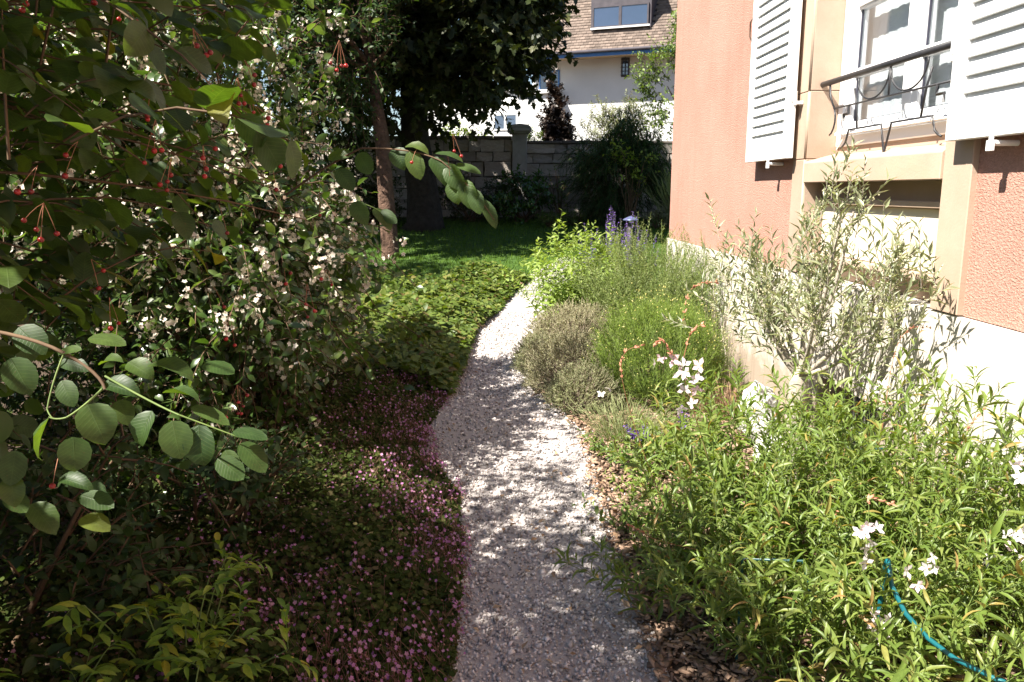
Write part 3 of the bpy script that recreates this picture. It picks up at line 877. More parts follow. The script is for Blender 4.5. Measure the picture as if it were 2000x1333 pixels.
# wrought-iron guard in the window opening: symmetrical about y = 4.2
RX = FX + .045
b = Bm(); b.tube([(RX, 5.05, 2.235), (RX, 3.50, 2.235)], .017, 12); rail = b.obj("window_guard", M['iron'], house, smooth=True)
def bar(name, pts, r=.007, mat=None):
    q = Bm(); q.tube([(RX, y, z) for y, z in pts], r * .72, 6); return q.obj(name, mat or M['iron'], rail, smooth=True)
def arc(cy, cz, ry, rz, a0, a1, n=18):
    return [(cy + ry * math.cos(R(a0 + (a1 - a0) * k / n)), cz + rz * math.sin(R(a0 + (a1 - a0) * k / n))) for k in range(n + 1)]
CY = 4.2
bar("lower_bar", [(4.86, 2.075), (3.54, 2.075)], .0075)
for s in (1, -1):
    f = lambda pts: [(CY + s * (y - CY), z) for y, z in pts]
    bar("scroll", f(arc(4.385, 2.20, .175, .118, 5, -182)), .007)
    bar("upright", f([(4.94, 2.22), (4.925, 2.15), (4.855, 2.075)]), .009)
    bar("upright", f([(4.60, 2.16), (4.565, 2.075), (4.535, 1.935)]), .008)
    bar("scroll", f([(4.855, 2.075), (4.835, 2.03), (4.835, 1.995), (4.85, 1.96), (4.875, 1.935), (4.90, 1.925)]), .0075)
    bar("scroll", f([(4.20, 1.765), (4.205, 1.80), (4.255, 1.938), (4.64, 1.938), (4.655, 1.90), (4.67, 1.87), (4.70, 1.85), (4.73, 1.84)]), .008)
    q = Bm(); q.tube([(RX, CY + s * .46, 2.075), (RX, CY + s * .46, 2.03), (RX, CY + s * .52, 2.03), (RX, CY + s * .52, 1.99)], .009, 4); q.obj("key_bar", M['iron'], rail)
bar("upright", [(4.2, 2.225), (4.2, 2.075)], .008)
q = Bm(); q.tube([(RX, 4.2, 1.80), (RX - .004, 4.2, 1.765), (RX - .03, 4.2, 1.755)], .008, 6); q.obj("foot", M['iron'], rail)

# louvred shutters folded back on the wall
slat_mesh = None
def shutter(y0, y1, hinge_y):
    X0, X1 = FX - .098, FX - .058
    z0, z1 = 1.80, 4.22
    b = Bm()
    b.box(X0, X1, y0, y0 + .095, z0, z1); b.box(X0, X1, y1 - .095, y1, z0, z1)
    b.box(X0 + .001, X1 - .001, y0 + .095, y1 - .095, z0, z0 + .125); b.box(X0 + .001, X1 - .001, y0 + .095, y1 - .095, z1 - .11, z1)
    sh = b.obj("shutter", M['white_paint'], house, bevel=.003)
    wd = (y1 - y0) - .19 + .006
    q = Bm(); vs = q.box(-.005, .005, -wd / 2, wd / 2, -.0455, .0455)
    me = q.mesh("slat", M['white_paint'], bevel=.002)
    k = 0
    z = z0 + .125 + .03
    while z < z1 - .13:
        o = link_mesh("slat", me, sh, Matrix.Translation(((X0 + X1) / 2, (y0 + y1) / 2, z)) @ Matrix.Rotation(R(16 + 0.8 * math.sin(k * 2.3)), 4, 'Y'))
        z += .069; k += 1
    s = 1 if hinge_y < (y0 + y1) / 2 else -1
    for z in (2.18, 3.6):    # pintle hinges on the stone
        q = Bm(); q.box(X0 + .004, X0 + .012, hinge_y - .05 * 0 - .02, hinge_y + .02, z - .03, z + .03); q.tube([(X0 + .02, hinge_y - s * .03, z - .055), (X0 + .02, hinge_y - s * .03, z + .03)], .014, 8)
        q.box(X0 + .02, FX - .029, hinge_y - s * .03 - .012, hinge_y - s * .03 + .012, z - .05, z - .03)
        q.obj("hinge", M['white_paint'], sh, bevel=.002)
    cy = hinge_y + s * .33    # tilting catch below
    q = Bm(); q.tube([(FX + .002, cy, 1.775), (X0 - .012, cy, 1.775)], .012, 8); q.tube([(X0 - .006, cy, 1.75), (X0 - .006, cy, 1.83)], .010, 6); q.box(X0 - .014, X0 - .002, cy - .02, cy + .02, 1.745, 1.785)
    q.obj("shutter_catch", M['white_paint'], sh, bevel=.002)
    return sh
sl = shutter(5.195, 6.045, 5.195)
shutter(2.55, 3.385, 3.385)
q = Bm(); q.tube([(FX - .09, 6.06, 2.66), (FX - .10, 6.085, 2.70), (FX - .10, 6.09, 2.80), (FX - .08, 6.075, 2.84)], .006, 6); q.obj("hook", M['rust'], sl, smooth=True)

# cellar window in the plinth with its metal frame
b = Bm()
b.box(FX + .30, FX + .33, C0 - .05, C1 + .05, CZ0 - .05, CZ1 + .05)
cw = b.obj("cellar_window", M['dark_room'], house)
b = Bm()
for (y0, y1, z0, z1) in ((C0, C0 + .03, CZ0, CZ1), (C1 - .03, C1, CZ0, CZ1), (C0 + .03, C1 - .03, CZ0, CZ0 + .03), (C0 + .03, C1 - .03, CZ1 - .03, CZ1), (4.25, 4.28, CZ0 + .03, CZ1 - .03)):
    b.box(FX + .20, FX + .235, y0 + .001, y1 - .001, z0 + .001, z1 - .001)
b.obj("frame", M['grey_metal'], cw, bevel=.002)
b = Bm(); b.box(FX + .215, FX + .22, C0 + .03, 4.25, CZ0 + .03, CZ1 - .03); b.box(FX + .215, FX + .22, 4.28, C1 - .03, CZ0 + .03, CZ1 - .03); b.obj("pane", M['n_glass'], cw)
for k in range(5):
    q = Bm(); y = C0 + .12 + k * .137; q.tube([(FX + .1, y, CZ0), (FX + .1, y, CZ1)], .007, 6); q.obj("bar", M['grey_metal'], cw)

# ------------------------------------------------------------------ stone garden wall at the back
GY = 18.8
gwall = empty("garden_wall", (0.6, GY, 0.95), "weathered squared stone garden wall with flat coping behind the lawn", "garden wall")
b = Bm(); b.box(-9, .50, GY + .12, GY + .45, .6, 2.76); b.box(.50, .84, GY + .14, GY + .44, .6, 2.7); b.box(.84, 7.5, GY + .12, GY + .45, .6, 2.66); b.obj("core", M['mortar'], gwall)
r = random.Random(5)
stone_meshes = []
for k in range(9):
    q = Bm(); q.box(-.5, .5, -.5, .5, -.5, .5)
    bmesh.ops.subdivide_edges(q.b, edges=list(q.b.edges), cuts=1)
    for v in q.b.verts:
        v.co += Vector((r.uniform(-.035, .035), r.uniform(-.10, .10) - (.10 if abs(v.co.x) < .2 and abs(v.co.z) < .2 else 0), r.uniform(-.05, .05)))
    stone_meshes.append(q.mesh("stone_shape", M['wall_stone'], smooth=False))
for (x0, x1, ztop) in ((-4.6, .50, 2.74), (.84, 5.2, 2.64)):
    z = .86
    while z < ztop - .04:
        h = min(r.choice((.22, .26, .30, .34)), ztop - z)
        if ztop - z - h < .12: h = ztop - z
        x = x0 - r.uniform(0, .3)
        while x < x1 - .02:
            wd = r.choice((.28, .38, .46, .55, .64))
            e = min(x + wd, x1)
            if x1 - e < .14: e = x1
            hh = h
            o = link_mesh("stone", stone_meshes[r.randrange(9)], gwall, Matrix.Translation(((x + e) / 2, GY + .06 + r.uniform(-.025, .02), z + hh / 2)) @ Matrix.Diagonal((e - x - .022, .2, hh - .022, 1)))
            x = e
        z += h
    x = x0
    while x < x1 - .01:     # coping slabs
        e = min(x + r.uniform(.7, 1.0), x1)
        if x1 - e < .3: e = x1
        q = Bm(); q.box(x + .004, e - .004, GY - .06, GY + .5, ztop + .003, ztop + .065 + r.uniform(0, .012)); q.obj("coping_slab", M['mortar'], gwall, bevel=.012)
        x = e
pil = empty("wall_pillar", (.67, GY, .95), "pale square stone pillar with domed cap set into the garden wall", "pillar")
b = Bm(); b.box(.501, .839, GY - .12, GY + .138, .7, 2.86); b.obj("shaft", M['pillar'], pil, bevel=.015)
b = Bm()
for (dx, z0, z1) in ((.06, 2.862, 2.90), (.10, 2.902, 2.985)):
    b.box(.50 - dx, .84 + dx, GY - .14 - dx, GY + .26 + dx, z0, z1)
b.poly_prism([(.40, GY - .24, 2.987), (.94, GY - .24, 2.987), (.86, GY - .24, 3.05), (.67, GY - .24, 3.075), (.48, GY - .24, 3.05)], (0, .60, 0))
b.obj("cap", M['pillar'], pil, bevel=.014)

# ------------------------------------------------------------------ neighbour's white house
nb = empty("neighbour_house", (4.6, 30, 0.98), "white plastered house with brown tiled roof and blue framed windows beyond the wall", "house", rz=-math.atan2(.39, .92))
G0 = .98
def nz(z): return z - G0
b = Bm(); b.box(-3.25, 9.5, 0, 9, -.2, nz(6.78)); b.obj("wall", M['n_wall'], nb, local=True)
b = Bm(); b.box(-8.2, -3.26, .25, 7, -.2, nz(5.32)); b.obj("annex_wall", M['n_wall'], nb, local=True)
b = Bm(); b.box(-8.3, -3.3, .1, 7.1, nz(5.323), nz(5.44)); b.obj("annex_roof", M['n_wall'], nb, local=True, bevel=.01)
b = Bm(); b.box(-3.75, -2.1, -.55, -.003, nz(5.10), nz(5.24)); b.obj("balcony_slab", M['n_wall'], nb, local=True, bevel=.01)
b = Bm(); b.box(-3.70, -2.15, -.42, -.003, -.2, nz(5.097)); b.obj("bay_wall", M['n_wall'], nb, local=True)
sl_a = R(50)
EV, EZ = -1.0, nz(6.42)
def on_roof(u, l, h=0.0):    # along the slope
    return (u, EV + l * math.cos(sl_a) - h * math.sin(sl_a), EZ + l * math.sin(sl_a) + h * math.cos(sl_a))
b = Bm()
b.poly_prism([(-3.42, EV, EZ), (-3.42, EV + .02, EZ - .05), (-3.42, 4.6, EZ - .05 + 5.1 * math.tan(sl_a) - .0), (-3.42, 4.6, EZ + 5.16 * math.tan(sl_a))], (13.0, 0, 0))
roof = b.obj("roof", M['n_tile'], nb, local=True)
V, T, n = [], [], 0
rr = random.Random(3)
row = 0; l = -.03
while l < 4.2:
    u = -3.45 - (.1 if row % 2 else 0)
    while u < 9.5:
        wd = .185
        in_dormer = (-.95 < u < 1.2 and l > .85)
        if not in_dormer:
            a0, a1 = u + .004, u + wd - .004
            h0 = .045 + rr.uniform(-.006, .008); h1 = .012
            q = [on_roof(a0, l, h0), on_roof(a1, l, h0), on_roof(a1, l + .24, h1), on_roof(a0, l + .24, h1), on_roof(a0, l, h0 - .02), on_roof(a1, l, h0 - .02)]
            V += q; T += [(n, n + 1, n + 2), (n, n + 2, n + 3), (n, n + 4, n + 5), (n, n + 5, n + 1)]; n += 6
        u += wd
    row += 1; l += .145
o = link_mesh("roof_tiles", np_mesh("roof_tiles", np.array(V), np.array(T), M['n_tile']), roof, None, True); o['kind'] = 'stuff'
b = Bm(); b.tube([(-3.4, EV - .05, EZ - .03), (9.5, EV - .05, EZ - .03)], .055, 8); b.obj("gutter", M['n_dark'], nb, local=True, smooth=True)
b = Bm(); b.box(-3.4, 9.5, EV + .01, EV + .04, EZ - .20, EZ - .06); b.obj("fascia_board", M['n_blue'], nb, local=True)
b = Bm(); b.box(-3.4, 9.5, EV + .041, -.004, EZ - .13, EZ - .10); b.obj("soffit", M['n_soffit'], nb, local=True)
b = Bm(); b.tube([(-3.1, -.06, nz(6.75)), (-3.1, -.06, nz(5.3))], .045, 8); b.obj("downpipe", M['grey_metal'], nb, local=True, smooth=True)
def n_window(u0, u1, z0, z1, v, fr_mat, mull=True, deep=.05):
    b = Bm(); t = .055
    b.box(u0, u0 + t, v - deep, v, nz(z0), nz(z1)); b.box(u1 - t, u1, v - deep, v, nz(z0), nz(z1))
    b.box(u0 + t, u1 - t, v - deep, v, nz(z0), nz(z0) + t); b.box(u0 + t, u1 - t, v - deep, v, nz(z1) - t, nz(z1))
    if mull: b.box((u0 + u1) / 2 - .05, (u0 + u1) / 2 + .05, v - deep, v, nz(z0) + t, nz(z1) - t)
    wn = b.obj("window", fr_mat, nb, local=True)
    m_ = (u0 + u1) / 2
    for (a, c) in (((u0 + t, m_ - .05), (m_ + .05, u1 - t)) if mull else ((u0 + t, u1 - t),)):
        b = Bm(); b.box(a, c, v - deep * .6, v - .004, nz(z0) + t, nz(z1) - t); b.obj("pane", M['n_glass'], wn, local=True)
    return wn
DV = EV + .92 * math.cos(sl_a) - .06
b = Bm(); b.box(-.88, 1.28, DV, DV + 2.2, nz(7.18), nz(8.62)); b.obj("dormer", M['n_dark'], nb, local=True)
b = Bm(); b.box(-1.02, 1.42, DV - .2, DV + 2.3, nz(8.62), nz(8.74)); b.obj("dormer_roof", M['n_dark'], nb, local=True)
n_window(-.82, 1.20, 7.24, 7.98, DV, M['n_dark'], True, .06)
b = Bm(); b.box(-.86, 1.26, DV - .12, DV - .061, nz(7.19), nz(7.25)); b.obj("dormer_sill", M['n_wall'], nb, local=True)
n_window(-2.98, -2.18, 5.27, 5.98, -.003, M['n_blue'], True, .04)
n_window(-4.95, -3.95, 3.88, 4.50, .247, M['n_wall'], True, .04)
gw = n_window(.15, .45, 5.61, 6.26, -.003, M['n_dark'], False, .03)
for k in range(5):
    q = Bm(); z = nz(5.66) + k * .135; q.box(.14, .46, -.06, -.045, z, z + .02); q.obj("grille_bar", M['iron'], gw, local=True)
q = Bm(); q.box(.29, .31, -.075, -.061, nz(5.58), nz(6.29)); q.obj("grille_bar", M['iron'], gw, local=True)
q = Bm(); q.box(-.22, -.12, -.03, -.002, nz(6.45), nz(6.49)); q.box(-.185, -.155, -.04, -.031, nz(6.40), nz(6.54)); q.obj("wall_anchor", M['iron'], nb, local=True)

# ------------------------------------------------------------------ path light on the lawn
LX, LY = 2.27, 13.0
lz = float(gz(LY))
lamp = empty("bollard_lamp", (LX, LY, lz), "small blue-grey mushroom-capped path light standing on the lawn", "garden lamp")
b = Bm(); b.tube([(LX, LY, lz - .03), (LX, LY, .98), (LX, LY, 1.0), (LX, LY, 1.08)], [.055, .05, .042, .036], 14); b.obj("post", M['n_dark'], lamp, smooth=False)
b = Bm(); b.tube([(LX, LY, 1.115), (LX, LY, 1.12), (LX, LY, 1.135), (LX, LY, 1.17), (LX, LY, 1.185)], [.06, .128, .122, .05, .01], 20); b.obj("cap", M['lamp_blue'], lamp, smooth=False)
b = Bm(); b.tube([(LX, LY, 1.081), (LX, LY, 1.114)], .03, 12); b.obj("lens", M['white_pvc'], lamp)

# ------------------------------------------------------------------ white stones at the foot of the plinth
def rock(loc, size, seed, label):
    q = Bm(); bmesh.ops.create_icosphere(q.b, subdivisions=3, radius=.5)
    rr = random.Random(seed); off = Vector((rr.uniform(0, 9), rr.uniform(0, 9), 0))
    from mathutils import noise
    for v in q.b.verts:
        v.co *= 1 + .35 * noise.noise(v.co * 2.2 + off) + .12 * noise.noise(v.co * 6 + off)
        v.co = Vector((v.co.x * size[0], v.co.y * size[1], v.co.z * size[2])) + Vector(loc)
    me = q.mesh("white_rock", M['rock'])
    o = link_mesh("white_rock", me, None)
    return tag(o, label, "rock", "white stones at the foot of the house")
rock((1.70, 4.85, .20), (.26, .26, .40), 1, "larger white limestone rock against the plinth behind the olive tree")
rock((1.62, 4.35, .08), (.20, .22, .28), 2, "smaller white limestone rock in front of the larger one")

# ------------------------------------------------------------------ trees and shrubs at the back
def rs(seed): return np.random.default_rng(seed)


def stems_from(base, spread, n, h, r, lean=0.35, rad_out=0.3, curve=0.4):
    """n stems from a root patch arching outwards: base centre, root-patch radius, heights ~h."""
    a = r.uniform(0, 6.283, n); q = np.sqrt(r.uniform(0, 1, n))
    p0 = np.stack([base[0] + spread * q * np.cos(a), base[1] + spread * q * np.sin(a), np.full(n, base[2])], 1)
    out = np.stack([np.cos(a), np.sin(a), np.zeros(n)], 1) * (rad_out * q * r.uniform(.7, 1.3, n))[:, None] + r.normal(0, lean * .2, (n, 3)) * A3(1, 1, 0)
    hh = h * (1 - .35 * q ** 2) * r.uniform(.75, 1.12, n)
    p2 = p0 + out; p2[:, 2] += hh
    p1 = p0 + out * (1 - curve) * .6; p1[:, 2] += hh * .62
    return p0, p1, p2


def tree(name, label, cat, base, trunk_pts, trunk_r, bark, crowns, leaf_tmpl, lmat, n_twig, n_leaf, L, asp, twig_len, seed, limbs=6, group=None, clumps=40, clip=None, bigw=None, spread=60, hollow=.45):
    r = rs(seed)
    root = empty(name, base, label, cat, group)
    b = Bm(); b.tube(trunk_pts, trunk_r, 14); b.obj("trunk", M[bark], root, smooth=True)
    top = np.array(trunk_pts[-1], float)
    acc = Acc(); frs = []
    for (c, rad, share) in crowns:
        n = int(n_twig * share)
        P = blob_pts(n, c, rad, r, hollow, clumps, .32, clip)
        st = twigs(P, np.array(c) - A3(0, 0, rad[2] * .3), twig_len, r)
        stem_mesh(acc, st, .008 * max(1, L * 8), .003, 3, 3)
        frs.append(leaves_on(st, n_leaf, L, asp, .15, 1.0, spread, .25, .8, .35, .15, 'spiral', r))
        q = blob_pts(limbs, c, np.array(rad) * .8, r, .5)
        mid = (top + q) / 2 + r.normal(0, .15, q.shape)
        stem_mesh(acc, (np.repeat(top[None], len(q), 0), mid, q), trunk_r[-1] * .6, .012, 6, 6)
    acc.obj("branches", M[bark], root, kind='stuff')
    a = Acc(); bulk(a, Fr.cat(frs), leaf_tmpl); a.obj("crown", M[lmat], root, smooth=True, kind='stuff')
    return root


def off_edge(pts):
    """keeps crown points left of an outline given as screen x for a list of screen y"""
    ys = [p[0] for p in pts]; xs = [p[1] for p in pts]
    def f(P):
        x, y, z = project(P)
        return x < np.interp(y, ys, xs)
    return f


g17 = float(gz(17))
tree("maple_tree", "large dark-leaved maple with furrowed grey trunk overhanging the back lawn", "tree", (-1.35, 17, g17),
     [(-1.42, 17, g17 - .1), (-1.38, 17, g17 + .12), (-1.42, 17, g17 + .8), (-1.55, 17, 2.6), (-1.6, 17, 4.4)], [.52, .40, .33, .30, .22], 'bark_dark',
     [((-1.55, 16.6, 6.2), (3.1, 3.0, 3.35), 1.0), ((-.3, 15.2, 4.4), (1.75, 1.2, 1.35), .28)], T_MAPLE, 'l_maple', 2300, 8, .165, .95, .55, 21, 9, clumps=70,
     clip=off_edge([(-400, 900), (-60, 1075), (0, 1085), (115, 1090), (170, 1020), (215, 930), (245, 860), (262, 780), (275, 400)]))
g14 = float(gz(14))
tree("slender_tree", "slender tree with reddish brown trunk between the white shrub and the maple", "tree", (-1.75, 14, g14),
     [(-1.75, 14, g14 - .1), (-1.75, 14, g14 + .1), (-1.80, 14, 1.5), (-1.84, 14, 2.5), (-2.0, 14, 3.6)], [.19, .155, .14, .125, .09], 'bark_red',
     [((-2.7, 14.6, 4.9), (1.8, 1.5, 2.1), .8), ((-2.15, 13.35, 4.35), (1.0, .7, 1.75), .35)], T_OVATE, 'l_beech', 1500, 9, .10, .55, .45, 22, 8, clumps=50,
     clip=off_edge([(-500, 800), (0, 760), (150, 735), (270, 700), (330, 560)]))

# plants against the garden wall
def bush(name, label, cat, c, rad, tmpl, lmat, n_twig, n_leaf, L, asp, tl, seed, n_parts=0, stem='twig_brown', base=None, spread=60, upw=.3, droop=.25, clumps=24, group=None, mode='spiral', hollow=.4, root_z=None, clip=None, cell=14, jit=.5, outw=.8):
    r = rs(seed)
    bz = root_z if root_z is not None else float(gz(c[1]))
    root = empty(name, (c[0], c[1], bz), label, cat, group)
    P = blob_pts(n_twig, c, rad, r, hollow, clumps, .4, clip)
    P[:, 2] = np.maximum(P[:, 2], bz + .02)
    st = twigs(P, np.array(c) - A3(0, 0, rad[2] * .5), tl, r, outw, upw, droop, jit)
    acc = Acc(); stem_mesh(acc, st, .004 + L * .02, .0015 + L * .005, 3, 3)
    q = P[r.integers(0, len(P), 14)]
    p0 = np.stack([c[0] + r.normal(0, rad[0] * .12, 14), c[1] + r.normal(0, rad[1] * .12, 14), np.full(14, bz - .02)], 1)
    stem_mesh(acc, (p0, p0 * .5 + q * .5 + A3(0, 0, .12 * rad[2]), q), .012 + .01 * rad[2], .004, 5, 5)
    acc.obj("stems", M[stem], root, kind='stuff')
    fr = leaves_on(st, n_leaf, L, asp, .1, 1.0, spread, .12, .8, .35, .2, mode, r)
    foliage(root, fr, tmpl, M[lmat], n_parts, cell=cell)
    return root, st


bush("broad_leaved_shrub", "sunlit glossy broad-leaved shrub under the wall pillar", "shrub", (.75, 17.7, 1.42), (.62, .45, .50), T_OVATE, 'l_laurel', 170, 9, .13, .42, .34, 31, 60, upw=.6)
bush("dark_round_shrub", "dark round shrub between the maple trunk and the glossy shrub", "shrub", (-.45, 17.9, 1.35), (.72, .5, .62), T_OVATE, 'l_beech', 300, 9, .07, .5, .25, 32)
bush("dark_round_shrub", "low dark shrub left of the maple trunk by the stone wall", "shrub", (-2.6, 17.6, 1.3), (.8, .5, .55), T_OVATE, 'l_beech', 300, 9, .07, .5, .25, 33)
bush("arching_conifer", "wide dark arching evergreen bush rising above the garden wall", "shrub", (2.85, 17.8, 1.95), (.92, .62, 1.02), T_BLADE, 'l_conifer', 1500, 14, .17, .10, .5, 34, droop=.9, upw=.5, spread=30, hollow=.5, clumps=40)
bush("climbing_plant", "yellow-green leaved climber threading down through the dark evergreen bush", "climber", (2.95, 17.02, 2.0), (.42, .14, .62), T_OVATE, 'l_lime', 46, 6, .10, .5, .3, 35, 30, clumps=7, hollow=.1)
bush("slim_wall_shrub", "thin bare-stemmed shrub leaning on the wall beside the evergreen", "shrub", (1.55, 18.1, 1.6), (.28, .2, .62), T_OVATE, 'l_mid', 50, 4, .07, .5, .3, 36, 0, clumps=9)
def tussock(name, label, cat, c, n, h, spread, out, lmat, W, seed, group=None):
    r = rs(seed)
    root = empty(name, c, label, cat, group)
    st = stems_from(c, spread, n, h, r, .3, out, .1)
    a = Acc()
    fr = leaves_on(st, 5, h * .34, W / (h * .34), .0, .82, 9, 0, .2, .3, .2, 'spiral', r)
    bulk(a, fr, T_BLADE)
    a.obj("blades", M[lmat], root, kind='stuff')
    return root
tussock("ornamental_grass", "pale feathery grass clump at the house corner near the wall", "grass clump", (4.05, 17.0, float(gz(17))), 260, 1.25, .22, .55, 'l_fescue', .018, 37)
for k, (x, y, lab) in enumerate(((1.75, 17.3, "low green edging plant in front of the thin wall shrub"), (1.25, 17.1, "low green edging plant at the foot of the glossy shrub"), (3.5, 16.9, "low grey edging plant right of the dark evergreen"))):
    bush("edging_plant", lab, "plant", (x, y, float(gz(y)) + .14), (.26, .2, .16), T_LANCE, 'l_mid' if k < 2 else 'l_thymeg', 60, 6, .10, .25, .15, 41 + k, group="edging plants along the stone wall", upw=.8)

# planting behind the wall
g21 = .98
bush("purple_column_tree", "narrow dark purple columnar tree behind the stone wall", "tree", (1.72, 21.3, 3.0), (.38, .36, 1.3), T_OVATE, 'l_purple', 900, 11, .11, .6, .25, 51, root_z=g21, upw=.7, clumps=30)
bush("lime_hedge", "bright lime green hedge top behind the wall left of the pillar", "hedge", (-.7, 21.0, 2.2), (1.5, .5, .98), T_OVATE, 'l_lime', 520, 8, .10, .5, .3, 52, root_z=g21, upw=.6)
bush("silvery_shrub", "pale silvery green shrub behind the wall above the dark evergreen", "shrub", (3.15, 22.0, 2.75), (1.15, .7, 1.15), T_LANCE, 'l_pale', 620, 10, .10, .28, .35, 53, root_z=g21, upw=.7, clumps=26)
bush("small_green_shrub", "small yellowish green shrub behind the wall beside the purple tree", "shrub", (1.05, 21.2, 2.45), (.55, .4, .75), T_OVATE, 'l_mid', 220, 8, .075, .5, .25, 54, root_z=g21, upw=.6)
tree("leafy_tree", "bright green tree behind the wall partly hidden by the house corner", "tree", (5.2, 21.2, .98),
     [(5.2, 21.2, .9), (5.2, 21.2, 2.2), (5.1, 21.2, 3.4)], [.14, .11, .08], 'bark_dark',
     [((5.0, 21.0, 4.35), (1.15, 1.0, 1.7), 1.0)], T_OVATE, 'l_mid', 620, 9, .10, .5, .4, 55, 7, clumps=26)

bush("evergreen_tree", "dark evergreen tree filling the gap behind the white-flowering shrub", "tree", (-5.2, 14.6, 3.5), (2.3, 1.6, 3.6), T_OVATE, 'l_beech', 1500, 10, .12, .5, .45, 56, root_z=float(gz(14.6)), clumps=60)
bush("evergreen_tree", "dark evergreen tree at the far left behind the serviceberry", "tree", (-6.0, 10.2, 3.4), (2.1, 2.0, 3.6), T_OVATE, 'l_beech', 1500, 10, .12, .5, .45, 57, root_z=0.0, clumps=60)
bush("evergreen_tree", "dark evergreen tree against the stone wall behind the slender reddish trunk", "tree", (-3.5, 17.4, 3.2), (1.35, .8, 2.4), T_OVATE, 'l_beech', 900, 10, .11, .5, .4, 59, root_z=float(gz(17.4)), clumps=40)
r_h = rs(58)
hedge = empty("evergreen_hedge", (-3.6, 4.5, 0), "tall dark evergreen hedge closing the garden behind the white-flowering shrub", "hedge")
n = 16000
side = r_h.uniform(0, 1, n)
P = np.stack([-3.25 - r_h.exponential(.10, n), r_h.uniform(-1.0, 12.5, n), 2.2 * r_h.uniform(0, 1, n) ** .8], 1)
P[:, 0] += .12 * np.sin(P[:, 1] * 2.3) + .10 * np.sin(P[:, 1] * 5 + P[:, 2] * 4)
tp = side < .25
P[tp, 0] = r_h.uniform(-4.0, -3.2, tp.sum()); P[tp, 2] = 2.15 + .12 * np.sin(P[tp, 1] * 3.1) + r_h.normal(0, .05, tp.sum())
st = twigs(P, (-3.9, 4.5, 1.4), .16, r_h, .0, .3, .1, .6)
a = Acc(); stem_mesh(a, tuple(q[::6] for q in st), .003, .0015, 2, 3); b_ = Bm()
for k in range(22):
    y = -.8 + k * .62; b_.tube([(-3.65, y, -.05), (-3.6, y + .05, 1.2), (-3.62, y - .03, 2.05)], [.035, .028, .012], 6)
    if k == 21: pass
hs = Acc(); a.obj("twigs", M['twig_brown'], hedge, kind='stuff')
b_.obj("stems", M['bark_dark'], hedge)["kind"] = 'stuff'
fr = leaves_on(st, 7, .075, .5, .0, 1.0, 60, 0, .6, .4, .1, 'spiral', r_h)
a = Acc(); bulk(a, fr, T_LANCE); a.obj("foliage", M['l_beech'], hedge, smooth=True, kind='stuff')

# ------------------------------------------------------------------ ground cover left of the path
def mound(x, y, cx):
    """height of the ivy bank: low at the path, higher to the left"""
    d = np.clip((cx - x) / .55, 0, 1)
    return d ** .6


def ground_cover():
    r = rs(61)
    n = 19000
    y = 6.0 + 6.4 * r.uniform(0, 1, n) ** .85
    pl = path_l(y)
    x = pl + .09 - r.exponential(.55, n)
    x = np.where(x < -2.6, r.uniform(-2.6, -.6, n), x)
    bump = .1 * np.sin(x * 3.1 + y * 2.2) + .07 * np.sin(x * 7 - y * 4.4 + 1)
    h = (.38 + .7 * bump - .07 * np.clip(y - 8.5, 0, 3) + r.normal(0, .03, n)) * mound(x, y, pl + .12)
    lvl = 1 - .75 * r.uniform(0, 1, n) ** 2.2
    z = gz(y) + .02 + h * lvl
    P = np.stack([x, y, z], 1)
    d = np.stack([r.normal(.25, .7, n), r.normal(-.25, .7, n), r.normal(-.15, .3, n)], 1)
    nr = np.stack([r.normal(.25, .35, n), r.normal(-.2, .35, n), np.ones(n)], 1)
    L = r.uniform(.035, .08, n)
    fr = Fr(P, d, nr, L, L * r.uniform(.7, .95, n))
    a = Acc(); bulk(a, fr, T_HEART)
    S = 1500
    k = r.integers(0, n, S)
    p2 = P[k]; p0 = p2 - np.stack([r.normal(0, .08, S), r.normal(0, .08, S), np.zeros(S)], 1); p0[:, 2] = gz(p0[:, 1])
    stem_mesh(a, (p0, (p0 + p2) / 2 + A3(0, 0, .04), p2), .002, .0012, 2, 3, 1)
    tag(a.obj("ground_cover", [M['l_ivy'], M['twig_brown']], smooth=True, kind='stuff'), "dull green heart-leaved ground cover banked along the far left of the path", "ground cover")
ground_cover()


